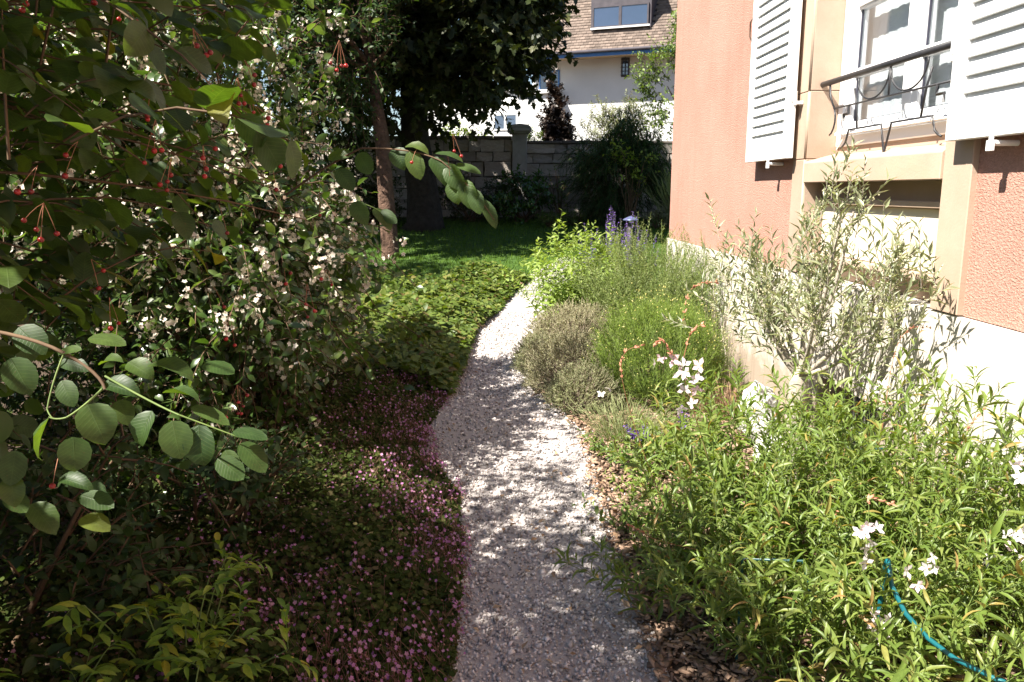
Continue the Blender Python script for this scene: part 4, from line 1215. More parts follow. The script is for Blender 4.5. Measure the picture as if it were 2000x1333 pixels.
def geranium():
    r = rs(62)
    n = 95000
    y = 1.5 + 5.2 * r.uniform(0, 1, n) ** 1.25
    pl = path_l(y)
    x = pl + .07 - r.exponential(.5, n)
    wide = r.uniform(0, 1, n) < .38
    x = np.where(wide | (x < -2.6), pl - r.uniform(0, 2.6, n), x)
    edge = pl + .02 - .04 * np.exp(-((y - 5.0) / .45) ** 2) + .015 * np.sin(y * 5) + .02 * np.sin(y * 13) + r.normal(0, .025, n)
    d = np.clip((edge - x) / .48, 0.0, 1) ** .85
    keep = (x < edge + np.abs(r.normal(0, .035, n)))
    d = np.maximum(d, .06)
    bump = .03 * np.sin(x * 5.1 + y * 3.3) + .02 * np.sin(x * 11 - y * 7.4 + 1) + .02 * np.sin(x * 19 + y * 23) + r.normal(0, .02, n)
    h = (.20 + bump) * d
    z = .012 + h * (1 - .8 * r.uniform(0, 1, n) ** 2)
    P = np.stack([x, y, z], 1)[keep]; m = len(P)
    dd = np.stack([r.normal(0.15, .8, m), r.normal(-.15, .8, m), r.normal(-.1, .3, m)], 1)
    nr = np.stack([r.normal(.1, .45, m), r.normal(-.15, .45, m), np.ones(m)], 1)
    L = r.uniform(.013, .028, m)
    a = Acc(); bulk(a, Fr(P, dd, nr, L, L * r.uniform(.95, 1.2, m)), T_LOBED)
    tag(a.obj("geranium_leaves", M['l_geranium'], smooth=True, kind='stuff'), "low dark leafy geranium carpet spilling onto the left edge of the path", "ground cover")
    # flowers on thin stalks, most of them near the path
    n = 11000
    y = 1.5 + 5.1 * r.uniform(0, 1, n) ** 1.2
    pl = path_l(y)
    x = pl + .10 - r.exponential(.55, n)
    cl = np.sin(x * 6.3 + y * 4.7) + np.sin(x * 13 - y * 9 + 2) + r.normal(0, .9, n)
    ok = (cl > -.1) & (x > -1.5)
    x, y, pl = x[ok], y[ok], pl[ok]; n = len(x)
    d = np.clip((pl + .14 - x) / .48, .12, 1) ** .85
    z = .015 + .19 * d + r.uniform(-.04, .035, n)
    P = np.stack([x, y, z], 1)
    nr = np.stack([r.normal(.25, .5, n), r.normal(-.45, .5, n), np.ones(n) * .8], 1)
    L = r.uniform(.010, .019, n)
    a = Acc()
    spent = r.uniform(0, 1, n) < .45
    fr = Fr(P, r.normal(0, 1, (n, 3)), nr, L, L); fr.z = unit(nr); fr.x = unit(np.cross(fr.z, r.normal(0, 1, (n, 3)))); fr.y = np.cross(fr.z, fr.x)
    bulk(a, fr.take(np.nonzero(~spent)[0]), T_FL5, 0)
    f2 = fr.take(np.nonzero(spent)[0]); f2.L *= .7; f2.W *= .6
    bulk(a, f2, T_BUD, 1)
    p0 = P - np.stack([r.normal(0, .03, n), r.normal(0, .03, n), np.full(n, .07)], 1)
    p0[:, 2] = np.maximum(p0[:, 2], .005)
    stem_mesh(a, (p0, (p0 + P) / 2, P), .0009, .0007, 2, 3, 1)
    tag(a.obj("geranium_flowers", [M['f_magenta'], M['l_brownpink']], smooth=True, kind='stuff'), "small magenta geranium flowers dotted over the dark carpet by the path", "flowers")
geranium()

# ------------------------------------------------------------------ white-flowering shrub (left middle)
def white_shrub():
    r = rs(71)
    c = A3(-1.62, 5.15, 1.7)
    root = empty("white_flowering_shrub", (-1.62, 5.15, 0), "tall arching shrub covered with clusters of small white flowers left of the path", "flowering shrub")
    clip = off_edge([(-900, 690), (0, 690), (180, 650), (300, 590), (400, 620), (470, 690), (560, 670), (640, 640), (720, 560), (1400, 500)])
    P = blob_pts(3300, c, (1.08, 1.15, 2.1), r, .5, 70, .3, clip)
    P = P[P[:, 2] > .35]
    P = P[(P[:, 0] + .705 * P[:, 2] < -.30) | (r.uniform(0, 1, len(P)) < np.where(P[:, 0] + .705 * P[:, 2] < .2, .45, .14))]
    st = twigs(P, c - A3(0, 0, 1.0), .5, r, .7, .3, .55)
    acc = Acc(); stem_mesh(acc, st, .0045, .002, 4, 3)
    q = P[r.integers(0, len(P), 26)]
    p0 = np.stack([c[0] + r.normal(0, .16, 26), c[1] + r.normal(0, .16, 26), np.zeros(26)], 1)
    mid = p0 * .45 + q * .55; mid[:, 2] += .5
    stem_mesh(acc, (p0, mid, q), .017, .005, 8, 5)
    acc.obj("stems", M['twig_brown'], root, kind='stuff')
    fr = leaves_on(st, 11, .084, .5, .05, 1.0, 62, .2, .7, .4, .2, 'opp', r)
    foliage(root, fr, T_OVATE, M['l_deutzia'], 240, cell=16)
    # flowers sit in tight trusses at the twig tips
    P2, _ = bez(*st, np.broadcast_to(np.array([[.72, 1.0]]), (len(P), 2)))
    tr = P2.reshape(-1, 3); up_ = np.clip((tr[:, 2] - .7) / .7, 0, 1) * np.clip((3.0 - tr[:, 2]) / .5, 0, 1)
    tr = tr[r.uniform(0, 1, len(tr)) < .10 + .40 * up_]
    k = r.integers(8, 17, len(tr))
    cen = np.repeat(tr, k, 0); n = len(cen)
    off = r.normal(0, 1, (n, 3)) * A3(.022, .022, .030); off[:, 2] -= .02
    pos = cen + off
    nr = unit(unit(off + 1e-6) * .8 + A3(.05, -.5, .25) + r.normal(0, .4, (n, 3)))
    f = Fr(pos, r.normal(0, 1, (n, 3)), nr, 1.0, 1.0)
    f.z = nr; f.x = unit(np.cross(nr, r.normal(0, 1, (n, 3)))); f.y = np.cross(nr, f.x)
    f.L = r.uniform(.022, .034, n); f.W = f.L.copy()
    foliage(root, f, T_FL5, M['f_white'], 260, "flower", "flowers", cell=10)
white_shrub()

# ------------------------------------------------------------------ serviceberry over the near left corner
def serviceberry():
    r = rs(81)
    base = (-1.9, 1.7, 0)
    root = empty("serviceberry_tree", base, "serviceberry with big round leaves and red berries overhanging the near left", "tree")
    # stems
    b = Bm()
    for pts, rr in (([(-1.9, 1.7, -.05), (-1.85, 1.65, .8), (-1.6, 1.6, 1.8), (-1.3, 1.6, 2.8), (-1.1, 1.6, 3.5)], [.05, .042, .034, .024, .01]),
                    ([(-1.95, 1.75, -.05), (-2.1, 1.9, 1.0), (-2.2, 2.1, 2.2), (-2.2, 2.2, 3.3)], [.045, .038, .028, .01]),
                    ([(-1.86, 1.62, -.05), (-1.75, 1.3, .9), (-1.5, 1.1, 1.6), (-1.2, 1.05, 2.1)], [.04, .03, .022, .008])):
        b.tube(pts, rr, 10)
    b.obj("trunk", M['bark_red'], root, smooth=True, )
    tw = Acc(); hero = []
    def sprig(pts, rad0, rad1, m=1):
        P = [np.array(p, float) for p in pts]
        for k in range(0, len(P) - 2, 2):
            f0 = k / (len(P) - 1); f1 = (k + 2) / (len(P) - 1)
            stem_mesh(tw, (P[k][None], P[k + 1][None], P[k + 2][None]), rad0 + (rad1 - rad0) * f0, rad0 + (rad1 - rad0) * f1, 6, 6, m)
    def px(x, y, Y): return at(x, y, Y)
    # the low sprig hanging in front, leaf by leaf: (base, tip, breadth) surveyed from the photograph
    sprig([px(-60, 640, 1.2), px(60, 655, 1.16), px(125, 690, 1.13), px(200, 730, 1.12), px(205, 762, 1.1)], .0032, .0022, 0)
    sprig([px(205, 755, 1.11), px(160, 800, 1.08), px(130, 816, 1.07), px(110, 822, 1.07), px(95, 815, 1.07)], .0018, .0011)
    sprig([px(205, 735, 1.12), px(300, 790, 1.10), px(350, 811, 1.08), px(402, 830, 1.08), px(470, 856, 1.08)], .0018, .0009)
    sprig([px(125, 690, 1.13), px(100, 750, 1.1), px(92, 800, 1.08), px(96, 812, 1.07), px(104, 818, 1.07)], .0012, .0009, 1)
    for (bx, by, tx, ty, wd, Y, tilt) in (
            (171, 790, 207, 866, 74, 1.07, .35), (143, 854, 147, 922, 62, 1.05, .3), (96, 816, 68, 900, 40, 1.07, 1.1), (297, 803, 268, 872, 52, 1.09, .5),
            (336, 822, 353, 897, 64, 1.07, .35), (388, 830, 396, 912, 62, 1.08, .3), (318, 768, 390, 774, 34, 1.09, .9), (374, 795, 449, 828, 36, 1.1, .8),
            (455, 843, 523, 856, 36, 1.08, .8), (470, 866, 520, 922, 50, 1.09, .4), (425, 896, 476, 936, 48, 1.13, .4), (200, 750, 272, 768, 46, 1.12, .7),
            (196, 712, 236, 700, 30, 1.14, .8), (116, 688, 158, 682, 26, 1.14, .9), (118, 706, 172, 722, 34, 1.13, .6), (290, 714, 378, 732, 52, 1.16, .6),
            (396, 712, 458, 728, 46, 1.2, .6), (250, 708, 298, 736, 44, 1.18, .5), (174, 660, 246, 672, 40, 1.2, .6), (120, 744, 144, 794, 40, 1.11, .5),
            (116, 934, 180, 952, 34, 1.12, .6), (158, 968, 222, 990, 44, 1.1, .5), (158, 1012, 214, 1034, 46, 1.1, .5), (14, 965, 52, 1000, 42, 1.1, .5), (20, 930, 30, 990, 46, 1.06, .4),
            (30, 880, 20, 950, 50, 1.06, .4), (60, 985, 110, 1040, 52, 1.14, .4), (232, 782, 250, 830, 42, 1.15, .4), (36, 640, 88, 690, 56, 1.2, .4), (20, 700, 60, 770, 60, 1.18, .4),
            (440, 880, 462, 925, 34, 1.16, .5), (186, 940, 190, 1000, 44, 1.18, .5)):
        p0, p1 = px(bx, by, Y), px(tx, ty, Y - .015)
        d = p1 - p0; L = np.linalg.norm(d)
        view = unit((EYEP - p0)[None])[0]
        nrm = view * (1 - tilt) + A3(r.normal(-.1, .2), -.1, .9 * tilt + .15) + r.normal(0, .12, 3)
        hero.append(Fr(p0[None], d[None], nrm[None], L, wd / F_PX * Y * 1.02))
    # the long sprig reaching out to the right
    long_ = [px(560, 380, 2.15), px(640, 320, 2.05), px(705, 290, 2.0), px(810, 288, 1.95), px(862, 315, 1.92), px(925, 365, 1.9), px(965, 430, 1.88)]
    sprig(long_, .003, .001, 0)
    for (bx, by, tx, ty, wd, Y) in ((800, 296, 822, 350, 34, 1.95), (842, 308, 882, 366, 36, 1.93), (872, 322, 905, 372, 34, 1.92), (888, 350, 893, 398, 36, 1.92), (905, 352, 925, 410, 34, 1.91), (922, 370, 938, 418, 30, 1.9), (940, 390, 970, 445, 26, 1.9),
                                    (770, 290, 790, 330, 36, 1.98), (850, 300, 905, 312, 22, 1.93), (890, 322, 940, 338, 20, 1.92), (792, 286, 838, 296, 24, 1.96), (700, 300, 725, 340, 34, 2.0), (690, 395, 716, 438, 34, 2.0), (730, 408, 765, 448, 30, 2.0), (745, 412, 775, 436, 22, 2.0), (660, 330, 690, 372, 34, 2.03), (640, 310, 690, 300, 26, 2.04)):
        p0, p1 = px(bx, by, Y), px(tx, ty, Y - .02)
        d = p1 - p0
        view = unit((EYEP - p0)[None])[0]
        hero.append(Fr(p0[None], d[None], (view * .6 + A3(-.1, -.1, .45) + r.normal(0, .18, 3))[None], np.linalg.norm(d), wd / F_PX * Y * 1.05))
    sprig([px(600, 430, 2.05), px(660, 400, 2.02), px(700, 395, 2.0), px(735, 405, 2.0), px(760, 425, 2.0)], .002, .001)
    # crown: leafy twigs in the near part, kept off the right of the view, and the unseen upper crown that shades the path
    edge = off_edge([(-2000, 760), (-200, 720), (0, 640), (250, 590), (420, 520), (520, 400), (600, 240), (700, 90), (1000, 30), (1500, -50)])
    def okv(P):
        x, y, z = project(P)
        dist = np.linalg.norm(P - EYEP, axis=1)
        behind = z < .25
        return (edge(P) | behind) & (dist > .95) & ~((np.abs(P[:, 0]) < .5) & (P[:, 1] < .9))
    P = blob_pts(1000, (-1.15, 1.7, 1.8), (.9, .8, .95), r, .2, 0, .3, lambda P: okv(P) & (P[:, 2] > 1.0) & (P[:, 0] < -.38 - .45 * np.maximum(P[:, 2] - 1.5, 0)))
    st = twigs(P, (-1.8, 1.6, 1.4), .42, r, .8, .05, .4, .4)
    tx_, ty_, tz_ = project(st[2]); okt = (ty_ < 1000) & ~((tx_ > 270) & (ty_ < 600) & (tz_ > .2) & (r.uniform(0, 1, len(tx_)) < .5)) & ~((st[2] - at(300, 800, 1.1)) @ np.array(SUN) > .1) | (ty_ < 1000) & (np.linalg.norm(np.cross(st[2] - at(300, 800, 1.1), np.array(SUN)), axis=1) > .26) & ~((tx_ > 270) & (ty_ < 600) & (tz_ > .2) & (r.uniform(0, 1, len(tx_)) < .5)); okt &= (ty_ < 1000) & okv(st[2]) & okv(st[1]) & (np.linalg.norm(st[2] - EYEP, axis=1) > 1.0)
    st = tuple(q[okt] for q in st)
    fr = leaves_on(st, 8, .075, .74, .08, 1.0, 58, .35, .75, .3, .15, 'two', r)
    fr = fr.take(np.nonzero(okv(fr.p))[0])
    stem_mesh(tw, st, .0026, .001, 4, 4, 0)
    P2 = blob_pts(1900, (-2.5, 1.3, 3.0), (1.4, 1.7, 1.1), r, .2, 60, .3, lambda P: (P[:, 2] > 2.3) & ((project(P)[1] < -40) | edge(P)))
    land = P2[:, 0] + .705 * P2[:, 2]
    P2 = P2[land < -.30]
    P3 = blob_pts(1500, (-2.0, 1.4, 3.0), (1.7, 1.7, 1.1), r, .0, 0, .3, lambda P: (P[:, 2] > 2.2) & ((project(P)[1] < -40) | edge(P)))
    l3 = P3[:, 0] + .705 * P3[:, 2]
    P3 = P3[(l3 > -.35) & (l3 < .42)]
    P3 = P3[r.uniform(0, 1, len(P3)) < .62]
    P2 = np.concatenate([P2, P3])
    sv = np.array(SUN)
    def sunny(P, cpt, rad):
        v = P - cpt; t_ = v @ sv
        return (t_ > .12) & (np.linalg.norm(v - t_[:, None] * sv, axis=1) < rad)
    P2 = P2[~sunny(P2, at(300, 800, 1.1), .42)]
    st2 = twigs(P2, (-2.3, 1.5, 2.2), .45, r, .7, .3, .3, .5)
    fr2 = leaves_on(st2, 9, .066, .74, .08, 1.0, 58, .3, .75, .3, .15, 'two', r)
    stem_mesh(tw, st2, .0028, .001, 3, 3, 0)
    # limbs joining the sprigs to the stems
    q = np.concatenate([P[::60], P2[::40], np.array([px(-60, 640, 1.2), long_[0], px(600, 430, 2.05)])])
    src = np.array([(-1.6, 1.6, 1.8), (-1.5, 1.1, 1.6), (-2.2, 2.1, 2.2), (-1.3, 1.6, 2.8), (-1.2, 1.05, 2.1)])
    p0 = src[np.argmin(np.linalg.norm(q[:, None] - src[None], axis=2) + np.abs(q[:, None, 2] - src[None, :, 2] - .5), axis=1)]
    stem_mesh(tw, (p0, (p0 + q) / 2 + A3(0, 0, .15), q), .005, .0016, 7, 5, 0)
    tw.obj("branches", [M['twig_brown'], M['twig_green']], root, smooth=True, kind='stuff')
    H = Fr.cat(hero)
    leaf_parts(root, "leaf", H, range(len(H.p)), T_ROUND, M['l_service'])
    allf = Fr.cat([fr, fr2])
    foliage(root, allf, T_ROUND[1], M['l_service'], 240, cell=26, part_tmpls=T_ROUND)
    # berries hang in small bunches on red stalks
    bunch = [px(x, y, Y) for x, y, Y in ((440, 650, 1.7), (455, 680, 1.72), (425, 600, 1.75), (806, 330, 1.94), (880, 345, 1.9), (885, 300, 1.93), (370, 130, 1.5), (395, 110, 1.5), (488, 165, 1.7), (462, 200, 1.65), (70, 380, 1.3), (320, 285, 1.5), (335, 355, 1.55),
             (75, 12, 1.3), (200, 8, 1.4), (545, 340, 1.8), (530, 350, 1.8), (620, 400, 1.9), (668, 120, 1.9), (430, 445, 1.6), (95, 455, 1.25), (196, 555, 1.5), (225, 625, 1.55), (470, 790, 1.8), (455, 805, 1.8), (112, 935, 1.13), (605, 590, 2.0), (640, 560, 2.1), (560, 560, 2.0), (590, 620, 2.0), (300, 220, 1.5), (150, 330, 1.4), (260, 60, 1.5), (410, 330, 1.6), (525, 250, 1.75))]
    bm_ = bmesh.new(); bmesh.ops.create_icosphere(bm_, subdivisions=2, radius=.5)
    me = bpy.data.meshes.new("berry_shape"); bm_.to_mesh(me); bm_.free(); me.materials.append(M['berry'])
    for p_ in me.polygons: p_.use_smooth = True
    off = np.array(wloc(root)); stalks = Acc()
    for c in bunch:
        top = c + A3(r.normal(0, .01), r.normal(0, .01), .045)
        for k in range(int(r.integers(1, 5))):
            p = c + r.normal(0, .014, 3)
            o = bpy.data.objects.new("berry", me); COL.objects.link(o); o.parent = root
            s = r.uniform(.008, .011)
            o.matrix_basis = Matrix.Translation(Vector(p - off)) @ Matrix.Diagonal((s, s, s * .95, 1))
            stem_mesh(stalks, (top[None], (top + p)[None] / 2 + A3(0, 0, .006), p[None]), .0006, .0005, 3, 3)
    stalks.obj("berry_stalks", M['twig_red'], root, kind='stuff')
serviceberry()

# ------------------------------------------------------------------ small yellow-green shrubs in the near left corner
def pinnate(label, base, n, h, out, seed, L=.062, n_parts=90):
    r = rs(seed)
    root = empty("nandina_plant", base, label, "plant", "yellow-green plants in the near left corner")
    st = stems_from(base, .08, n, h, r, .5, out, .3)
    a = Acc(); stem_mesh(a, st, .0035, .0018, 4, 4)
    side = leaves_on(st, 5, .17, .1, .35, 1.0, 55, .1, .8, .3, .3, 'spiral', r)
    s2 = (side.p, side.p + side.x * side.L[:, None] * .5 + A3(0, 0, .015), side.p + side.x * side.L[:, None] + A3(0, 0, -.02))
    stem_mesh(a, s2, .0014, .0008, 3, 3)
    a.obj("stems", M['twig_green'], root, kind='stuff')
    fr = leaves_on(s2, 7, L, .34, .15, 1.0, 48, .15, 1.2, .22, .1, 'two', r)
    foliage(root, fr, T_OVATE, M['l_nandina'], n_parts, cell=18)
pinnate("bushy yellow-green plant with pointed leaflets in front of the magenta flowers", (-.95, 2.2, 0), 13, .44, .26, 91)
pinnate("small yellow-green plant at the bottom edge beside the geranium carpet", (-.78, 1.72, 0), 6, .30, .18, 92, .068, 60)
pinnate("low yellow-green plant in the deep shade of the bottom left corner", (-1.30, 1.95, 0), 8, .42, .25, 93, .072, 60)

bush("shade_shrub", "dark leafy undershrub at the left edge below the round-leaved branch", "shrub", (-1.72, 2.45, .42), (.62, .75, .42), T_OVATE, 'l_beech', 330, 9, .062, .52, .24, 94, 70, root_z=0.0, clumps=22, group="dark undershrubs beneath the serviceberry", upw=.5, cell=18)
bush("shade_shrub", "low dark undershrub between the hanging sprig and the geranium carpet", "shrub", (-1.22, 3.35, .26), (.46, .42, .27), T_OVATE, 'l_beech', 200, 9, .055, .52, .2, 95, 60, root_z=0.0, clumps=16, group="dark undershrubs beneath the serviceberry", upw=.5, cell=18)

# ------------------------------------------------------------------ bed along the house
def stem_plant(name, label, cat, base, patch, n, h, out, k, L, asp, tmpl, lmat, seed, spread=45, n_parts=0, stem='twig_green', mode='spiral', r0=.0026, curve=.3, t0=.12, taper=.4, lean=.4, group=None, sub=0, cell=12, basew=0.0, droop=0.0, up=.8):
    r = rs(seed)
    root = empty(name, base, label, cat, group)
    st = stems_from(base, patch, n, h, r, lean, out, curve)
    a = Acc(); stem_mesh(a, st, r0, r0 * .4, 5, 3)
    frs = [leaves_on(st, k, L, asp, t0, 1.0, spread, droop, up, .35, taper, mode, r, basew)]
    if sub:
        s_ = leaves_on(st, sub, h * .28, .1, .3, .95, 42, -.25, .8, .3, .4, 'spiral', r)
        s2 = (s_.p, s_.p + s_.x * s_.L[:, None] * .5, s_.p + s_.x * s_.L[:, None] + A3(0, 0, 1) * s_.L[:, None] * .2)
        stem_mesh(a, s2, r0 * .6, r0 * .25, 3, 3)
        frs.append(leaves_on(s2, max(4, k // 2), L * .85, asp, .1, 1.0, spread, droop, up, .35, taper, mode, r))
    a.obj("stems", M[stem], root, kind='stuff')
    foliage(root, Fr.cat(frs), tmpl, M[lmat], n_parts, cell=cell)
    return root, st


# rosemary against the house, pale leafy plant and purple spikes beside it
stem_plant("rosemary_bush", "tall upright rosemary bush with needle leaves at the far corner of the house", "shrub", (1.55, 7.5, 0), .40, 230, 1.12, .34, 44, .042, .17, T_BLADE, 'l_rosemary', 101, 62, stem='twig_green', sub=5, r0=.004, up=.3)
stem_plant("rosemary_bush", "rosemary bush leaning over the plinth edge in front of the taller one", "shrub", (1.70, 6.75, 0), .22, 70, 1.05, .14, 42, .040, .17, T_BLADE, 'l_rosemary', 102, 62, stem='twig_green', sub=5, r0=.004, up=.3)
stem_plant("leafy_perennial", "light green leafy perennial standing beside the far bend of the path", "plant", (.92, 8.6, 0), .32, 95, 1.08, .28, 24, .105, .40, T_LANCE, 'l_catmint', 103, 62, 120, mode='opp', t0=.15, sub=2, droop=.15)
def spikes(label, base, patch, n, h, seed):
    r = rs(seed)
    root = empty("purple_salvia", base, label, "flowers")
    st = stems_from(base, patch, n, h, r, .3, .12, .2)
    a = Acc(); stem_mesh(a, st, .003, .002, 4, 3); a.obj("stems", M['twig_green'], root, kind='stuff')
    fr = leaves_on(st, 46, .019, .8, .72, 1.0, 75, 0, .5, .5, .2, 'spiral', r); fr.p += r.normal(0, .004, fr.p.shape)
    a = Acc(); bulk(a, fr, T_LANCE); a.obj("flower_spikes", M['f_purple'], root, kind='stuff')
    fr = leaves_on(st, 22, .075, .3, .05, .74, 60, 0, .8, .4, .2, 'opp', r)
    a = Acc(); bulk(a, fr, T_LANCE); a.obj("foliage", M['l_mid'], root, kind='stuff')
spikes("slender purple flower spikes rising between the pale perennial and the rosemary", (1.45, 9.2, 0), .42, 76, 1.33, 104)
spikes("few short purple spikes low beside the yellow-budded mound", (.98, 4.25, 0), .10, 7, .42, 105)

# cushions beside the path
def cushion(label, name, cat, c, rad, n_twig, L, asp, lmat, seed, k=16, tl=.10, stem='twig_dry', group=None, tmpl=T_BLADE, spread=38, upw=.9, hollow=.8, clumps=0, droop=.05):
    r = rs(seed)
    root = empty(name, (c[0], c[1], 0), label, cat, group)
    cc = np.array(c, float)
    P = blob_pts(n_twig, cc, rad, r, hollow, clumps, .25, lambda P: P[:, 2] > .01)
    wob = 1 + .12 * np.sin(P[:, 0] * 9 + seed) * np.sin(P[:, 1] * 8) + r.normal(0, .04, len(P))
    P = cc + (P - cc) * wob[:, None]; P[:, 2] = np.maximum(P[:, 2], .015)
    st = twigs(P, cc - A3(0, 0, rad[2] * .6), tl, r, .8, upw, droop, .35)
    a = Acc(); stem_mesh(a, st, .0016, .0008, 3, 3)
    q = P[::6]; p0 = cc * A3(1, 1, 0) + (q - cc) * A3(.25, .25, 0)
    stem_mesh(a, (p0, (p0 + q) / 2 + A3(0, 0, .04), q), .004, .0016, 4, 3)
    a.obj("stems", M[stem], root, kind='stuff')
    fr = leaves_on(st, k, L, asp, .0, 1.0, spread, 0, .7, .4, .3, 'spiral', r)
    a = Acc(); bulk(a, fr, tmpl); a.obj("foliage", M[lmat], root, kind='stuff')
    return root, st
GC = "grey aromatic cushions beside the path"
cushion("tallest grey-brown thyme cushion beside the pale leafy perennial", "thyme_cushion", "shrub", (.80, 7.3, .14), (.44, .46, .42), 2600, .018, .36, 'l_thyme', 111, k=12, tl=.075, upw=.25, hollow=.72, group=GC)
cushion("grey-green cushion touching the path edge at its narrowest point", "thyme_cushion", "shrub", (.42, 6.95, .08), (.22, .28, .24), 1000, .018, .36, 'l_thymeg', 112, k=12, tl=.075, upw=.25, hollow=.72, group=GC)
cushion("broad grey-brown thyme cushion in the middle of the bed by the path", "thyme_cushion", "shrub", (.66, 6.35, .10), (.38, .42, .34), 2300, .018, .36, 'l_thyme', 113, k=12, tl=.075, upw=.25, hollow=.72, group=GC)
cushion("low grey-green cushion nearest the widest part of the path", "thyme_cushion", "shrub", (.66, 5.72, .05), (.26, .24, .24), 1250, .018, .36, 'l_thymeg', 114, k=12, tl=.075, upw=.25, hollow=.72, group=GC)
rt_, sst = cushion("rounded bright green santolina mound dotted with yellow buds", "santolina_mound", "shrub", (1.30, 6.0, .20), (.46, .48, .50), 2000, .040, .10, 'l_santolina', 115, k=14, tl=.16, stem='twig_green', upw=.7, tmpl=T_BLADE, spread=44)
def buds(root, st, n, seed, s=.012):
    r = rs(seed)
    k = r.integers(0, len(st[0]), n)
    p2 = st[2][k] + r.normal(0, .01, (n, 3)); tip = p2 + A3(0, 0, 1) * r.uniform(.02, .08, (n, 1)) + r.normal(0, .01, (n, 3))
    a = Acc(); stem_mesh(a, (p2, (p2 + tip) / 2, tip), .0008, .0008, 2, 3, 1)
    q = Fr(tip, r.normal(0, 1, (n, 3)), r.normal(0, 1, (n, 3)), r.uniform(.7, 1.2, n) * s, r.uniform(.7, 1.2, n) * s)
    bulk(a, q, T_OCT)
    a.obj("buds", [M['f_yellow'], M['twig_green']], root, kind='stuff')
buds(rt_, sst, 420, 116)
tussock("blue_fescue", "small pale grey-green grass tuft in the mulch by the path", "grass clump", (.86, 4.95, 0), 300, .26, .14, .20, 'l_fescue', .005, 117)
tussock("blue_fescue", "thin dry grass tuft between the santolina and the olive tree", "grass clump", (1.68, 5.45, 0), 200, .28, .14, .22, 'l_dead', .005, 118)
stem_plant("low_bedding_plant", "low yellow-green leafy plant in the mulch near the path", "plant", (.92, 4.45, 0), .14, 36, .17, .12, 9, .045, .5, T_OVATE, 'l_mid', 119, 60, 30)
stem_plant("low_bedding_plant", "low leafy plant under the yellow-budded mound", "plant", (1.22, 4.75, 0), .18, 46, .22, .14, 9, .045, .42, T_OVATE, 'l_mid', 120, 60, 30)
stem_plant("low_bedding_plant", "low leafy plant at the path edge in front of the gaura", "plant", (.74, 3.55, 0), .14, 36, .20, .14, 9, .05, .42, T_OVATE, 'l_mid', 122, 60, 30)
stem_plant("low_bedding_plant", "sparse low plant between the grass tuft and the leaning gaura", "plant", (.80, 4.02, 0), .12, 22, .16, .12, 8, .045, .42, T_OVATE, 'l_catmint', 123, 60, 30)
stem_plant("low_bedding_plant", "spreading low plant where the path is widest beside the grass tuft", "plant", (.76, 4.62, 0), .13, 30, .15, .14, 8, .045, .42, T_OVATE, 'l_mid', 124, 60, 30)
stem_plant("low_bedding_plant", "low plant under the tallest flower wand at the gravel edge", "plant", (.69, 3.12, 0), .12, 30, .18, .14, 8, .05, .36, T_OVATE, 'l_gaura', 125, 60, 30)
stem_plant("dry_lavender", "leafless dry grey stems standing against the plinth by the rosemary", "plant", (1.86, 6.45, 0), .10, 60, .74, .08, 3, .03, .12, T_BLADE, 'l_dead', 121, 25, stem='twig_dry', r0=.003)

# olive tree against the plinth
def olive():
    r = rs(131)
    base = (1.60, 4.0, 0)
    root = empty("olive_tree", base, "small olive tree with narrow grey-green leaves against the white plinth", "tree")
    b = Bm(); b.tube([(1.60, 4.0, -.05), (1.60, 4.0, .05), (1.595, 4.0, .35), (1.60, 4.0, .62), (1.61, 4.0, .68)], [.07, .056, .05, .047, .038], 12)
    b.obj("trunk", M['bark_olive'], root, smooth=True)
    tips = np.array([(1.42, 4.30, 1.18), (1.50, 4.5, 1.22), (1.66, 4.1, 1.42), (1.72, 3.78, 1.5), (1.60, 4.35, 1.15), (1.84, 3.65, 1.2), (1.50, 3.6, 1.05), (1.78, 4.2, 1.2), (1.40, 4.0, .95), (1.75, 3.48, 1.0), (1.70, 3.85, 1.56), (1.55, 4.6, 1.0)])
    o0 = np.repeat(A3(1.605, 4.0, .64)[None], len(tips), 0)
    mid = (o0 + tips) / 2 + (tips - o0) * A3(.2, .2, -.06)
    a = Acc(); stem_mesh(a, (o0, mid, tips), .015, .005, 8, 6)
    P, D = bez(o0, mid, tips, np.broadcast_to(np.linspace(.35, 1, 11)[None], (len(tips), 11)))
    P = P.reshape(-1, 3) + r.normal(0, .03, (len(tips) * 11, 3))
    P = np.concatenate([P, (P + r.normal(0, .12, P.shape))[::2], A3(1.80, 3.55, 1.05) + r.normal(0, 1, (22, 3)) * A3(.06, .12, .16), A3(1.36, 4.3, .95) + r.normal(0, 1, (16, 3)) * A3(.10, .12, .14)])
    P[:, 0] = np.minimum(P[:, 0], 1.90)
    st = twigs(P, (1.6, 4.0, .7), .25, r, .5, .95, .03, .4)
    for q in st: q[:, 0] = np.minimum(q[:, 0], 1.955)
    stem_mesh(a, st, .0024, .001, 4, 3)
    a.obj("branches", M['bark_olive'], root, smooth=True, kind='stuff')
    fr = leaves_on(st, 12, .078, .21, .08, 1.0, 42, -.05, .6, .3, .25, 'opp', r)
    foliage(root, fr, T_LANCE, M['l_olive'], 280, cell=11)
    f = leaves_on(tuple(q[::2] for q in st), 16, .010, 1.0, .1, .7, 70, 0, .5, .5, 0, 'spiral', r); f.p += r.normal(0, .012, f.p.shape)
    a = Acc(); bulk(a, f, T_OCT); a.obj("blossom", M['l_olivef'], root, kind='stuff')
olive()

